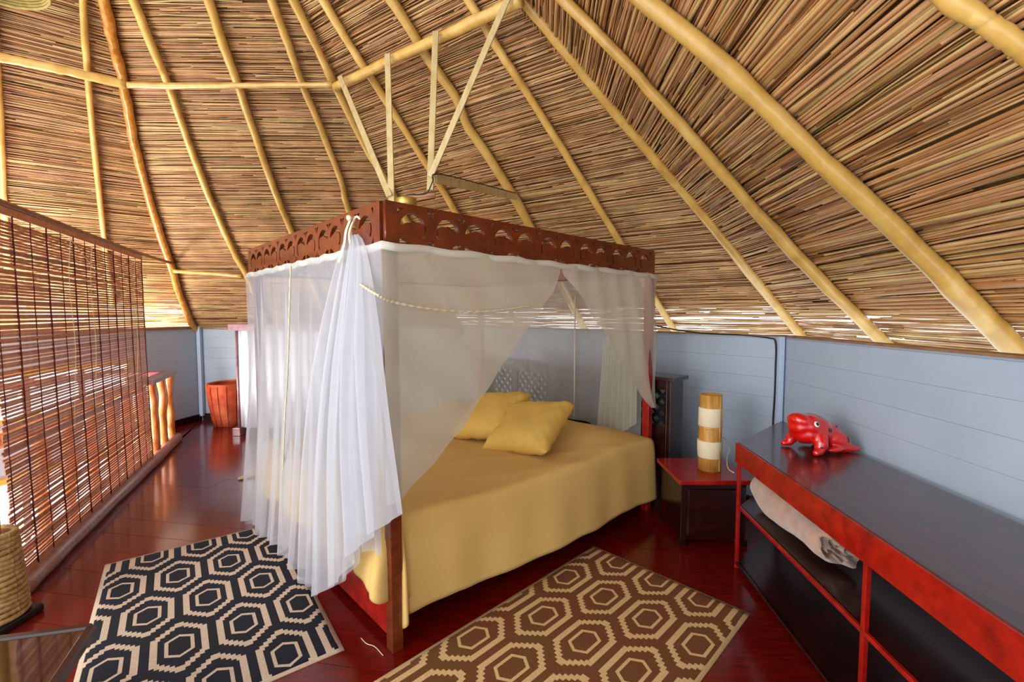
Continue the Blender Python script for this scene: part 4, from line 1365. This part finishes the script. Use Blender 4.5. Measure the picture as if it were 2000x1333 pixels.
sp = at_z(463, 850, 0)
scr = empty('cloth_screen', (sp.x, sp.y, 0), math.radians(-2))
tag(scr, 'white cloth screen in a mauve-brown wooden frame behind the net', 'screen')
sh = at_y(463, 634, sp.y).z
SW = 1.15
for x in (0.03, SW):
    box('foot_block', (x, 0, 0.05), (0.10, 0.12, 0.10), 'rack_wood', scr, 0.008)
    tube('post', [(x + 0.01, 0, 0.09), (x + 0.01, 0, 0.5), (x + 0.01, 0, sh - 0.05)], [0.02, 0.018, 0.02], 'rack_wood', scr, 10)
box('top_rail', (SW / 2 + 0.02, 0, sh - 0.035), (SW + 0.14, 0.07, 0.085), 'rack_wood', scr, 0.01)
V, Fc = [], []
n = 40
for i in range(n + 1):
    x = 0.055 + (SW - 0.09) * i / n
    y = 0.012 * math.sin(i * 1.1)
    V += [(x, y, sh - 0.075), (x, y * 1.5, 0.09)]
    if i: Fc.append((2 * i - 2, 2 * i, 2 * i + 1, 2 * i - 1))
o = mesh_obj('cloth_panel', V, Fc, 'white_sheet', scr, True); md = o.modifiers.new('t', 'SOLIDIFY'); md.thickness = 0.004

# ------------------------------------------------------------------ rope-wrapped post, woven shade, low table
rpz = at_z(-6, 1222, 0)
post = empty('rope_post', (rpz.x, rpz.y, 0))
tag(post, 'pole with a thick rope-wrapped base at the left edge', 'post')
pr0 = 0.108; ztopr = at_y(20, 1042, post.location.y).z
box('base_block', (0, 0, 0.02), (0.23, 0.23, 0.04), 'black_paint', post, 0.01)
lathe('core', [(pr0 - 0.012, 0.04), (pr0 - 0.018, ztopr * 0.5), (pr0 - 0.04, ztopr - 0.01)], 'rope', post, 24)
z = 0.055
turn = 0
while z < ztopr:
    rr = pr0 - 0.03 * (z / ztopr) ** 1.3
    n = 60
    pts, rad = [], []
    for i in range(n + 1):
        a = 2 * math.pi * i / n
        pts.append((rr * math.cos(a) * (1 + 0.004 * math.sin(a * 30)), rr * math.sin(a) * (1 + 0.004 * math.sin(a * 30)), z + 0.004 * math.sin(a * 2 + turn)))
        rad.append(0.0135 * (1 + 0.16 * math.sin(a * 30 + turn * 1.3)))
    V, Fc = tube_geo(pts, rad, 8, False)
    mesh_obj('rope_turn', V, Fc, 'rope', post, True)
    z += 0.0245; turn += 1
tube('pole', [(0.0, 0.0, ztopr * 0.6), (0.0, 0, 1.6), (-0.02, 0, 3.3)], [0.034, 0.032, 0.03], 'rafter_wood', post, 18)

shd = at_y(-22, -46, 2.6)
sh_o = empty('woven_shade', shd)
tag(sh_o, 'olive woven straw pendant shade in the top left corner', 'lampshade')
V, Fc = [], []
n = 26
prof = [(0.05, 0.26), (0.11, 0.23), (0.17, 0.16), (0.215, 0.07), (0.235, -0.02)]
ringsP = []
for i in range(n):
    u = i / (n - 1) * (len(prof) - 1); k = min(int(u), len(prof) - 2); t = u - k
    r_ = prof[k][0] + (prof[k + 1][0] - prof[k][0]) * t; z_ = prof[k][1] + (prof[k + 1][1] - prof[k][1]) * t
    V, Fc = tube_geo([(r_ * math.cos(a), r_ * math.sin(a), z_) for a in [2 * math.pi * q / 40 for q in range(41)]], 0.008, 6, False)
    mesh_obj('straw_coil', V, Fc, 'woven_straw', sh_o, True)
tube('pendant_cord', [(0, 0, 0.25), (0, 0, 1.6)], 0.004, 'cable_black', sh_o, 6)
pc = [at_y(0, 55, 2.7), at_y(22, 110, 2.75)]

TZ = 0.42
tc_ = at_z(178, 1222, TZ); ta = (at_z(0, 1246, TZ) - tc_).normalized(); tb = (at_z(105, 1333, TZ) - tc_).normalized()
tab = empty('low_table', (tc_.x, tc_.y, 0))
tag(tab, 'dark glossy low table with framed top in the near left corner', 'table')
Lt, Wt = 0.60, 0.62
P = [Vector((0, 0, 0)), ta * Lt, ta * Lt + tb * Wt, tb * Wt]
prism('table_top', [(p.x, p.y) for p in (P[0], P[1], P[2], P[3])], TZ - 0.03, TZ - 0.004, 'glass_top', tab)
for a, b in ((0, 1), (1, 2), (2, 3), (3, 0)):
    beam('edge_frame', P[a] + Vector((0, 0, TZ - 0.015)), P[b] + Vector((0, 0, TZ - 0.015)), 0.032, 0.034, 'dark_wood', tab, bev=0.006)
cen = sum(P, Vector()) / 4
for p in P:
    q = p + (cen - p) * 0.3
    box('leg', (q.x, q.y, (TZ - 0.03) / 2), (0.05, 0.05, TZ - 0.03), 'dark_wood', tab, 0.004)
    qs_ = p
inn = [p + (cen - p) * 0.1 for p in P]
prism('lower_shelf', [(p.x, p.y) for p in inn], 0.12, 0.14, 'dark_wood', tab)

# small things on the floor
o = tube('floor_wire', smoothpath([at_z(705, 1247, 0.005), at_z(716, 1258, 0.008), at_z(732, 1264, 0.006), at_z(748, 1281, 0.005)], 20), 0.0016, 'cable_white', None, 6)
tag(o, 'short thin pale wire lying on the floor between the rugs', 'wire')
sl = at_z(468, 930, 0.0)
sn = empty('slipper', (sl.x + 0.12, sl.y, 0), math.radians(60))
tag(sn, 'beige slipper peeping out beside the net', 'slipper')
pr_ = [(0.13 * math.cos(a) * (1 + 0.1 * math.sin(a)), 0.045 * math.sin(a) * (1 + 0.25 * math.cos(a))) for a in [2 * math.pi * i / 24 for i in range(24)]]
prism('sole', pr_, 0.002, 0.02, 'cream_cloth', sn, 0.003)
V, Fc = [], []
for i in range(9):
    a = math.pi * i / 8
    for x in (0.02, 0.085):
        V.append((x, 0.044 * math.cos(a), 0.018 + 0.04 * math.sin(a)))
    if i: Fc.append((2 * i - 2, 2 * i - 1, 2 * i + 1, 2 * i))
o = mesh_obj('strap', V, Fc, 'cream_cloth', sn, True); md = o.modifiers.new('t', 'SOLIDIFY'); md.thickness = 0.004
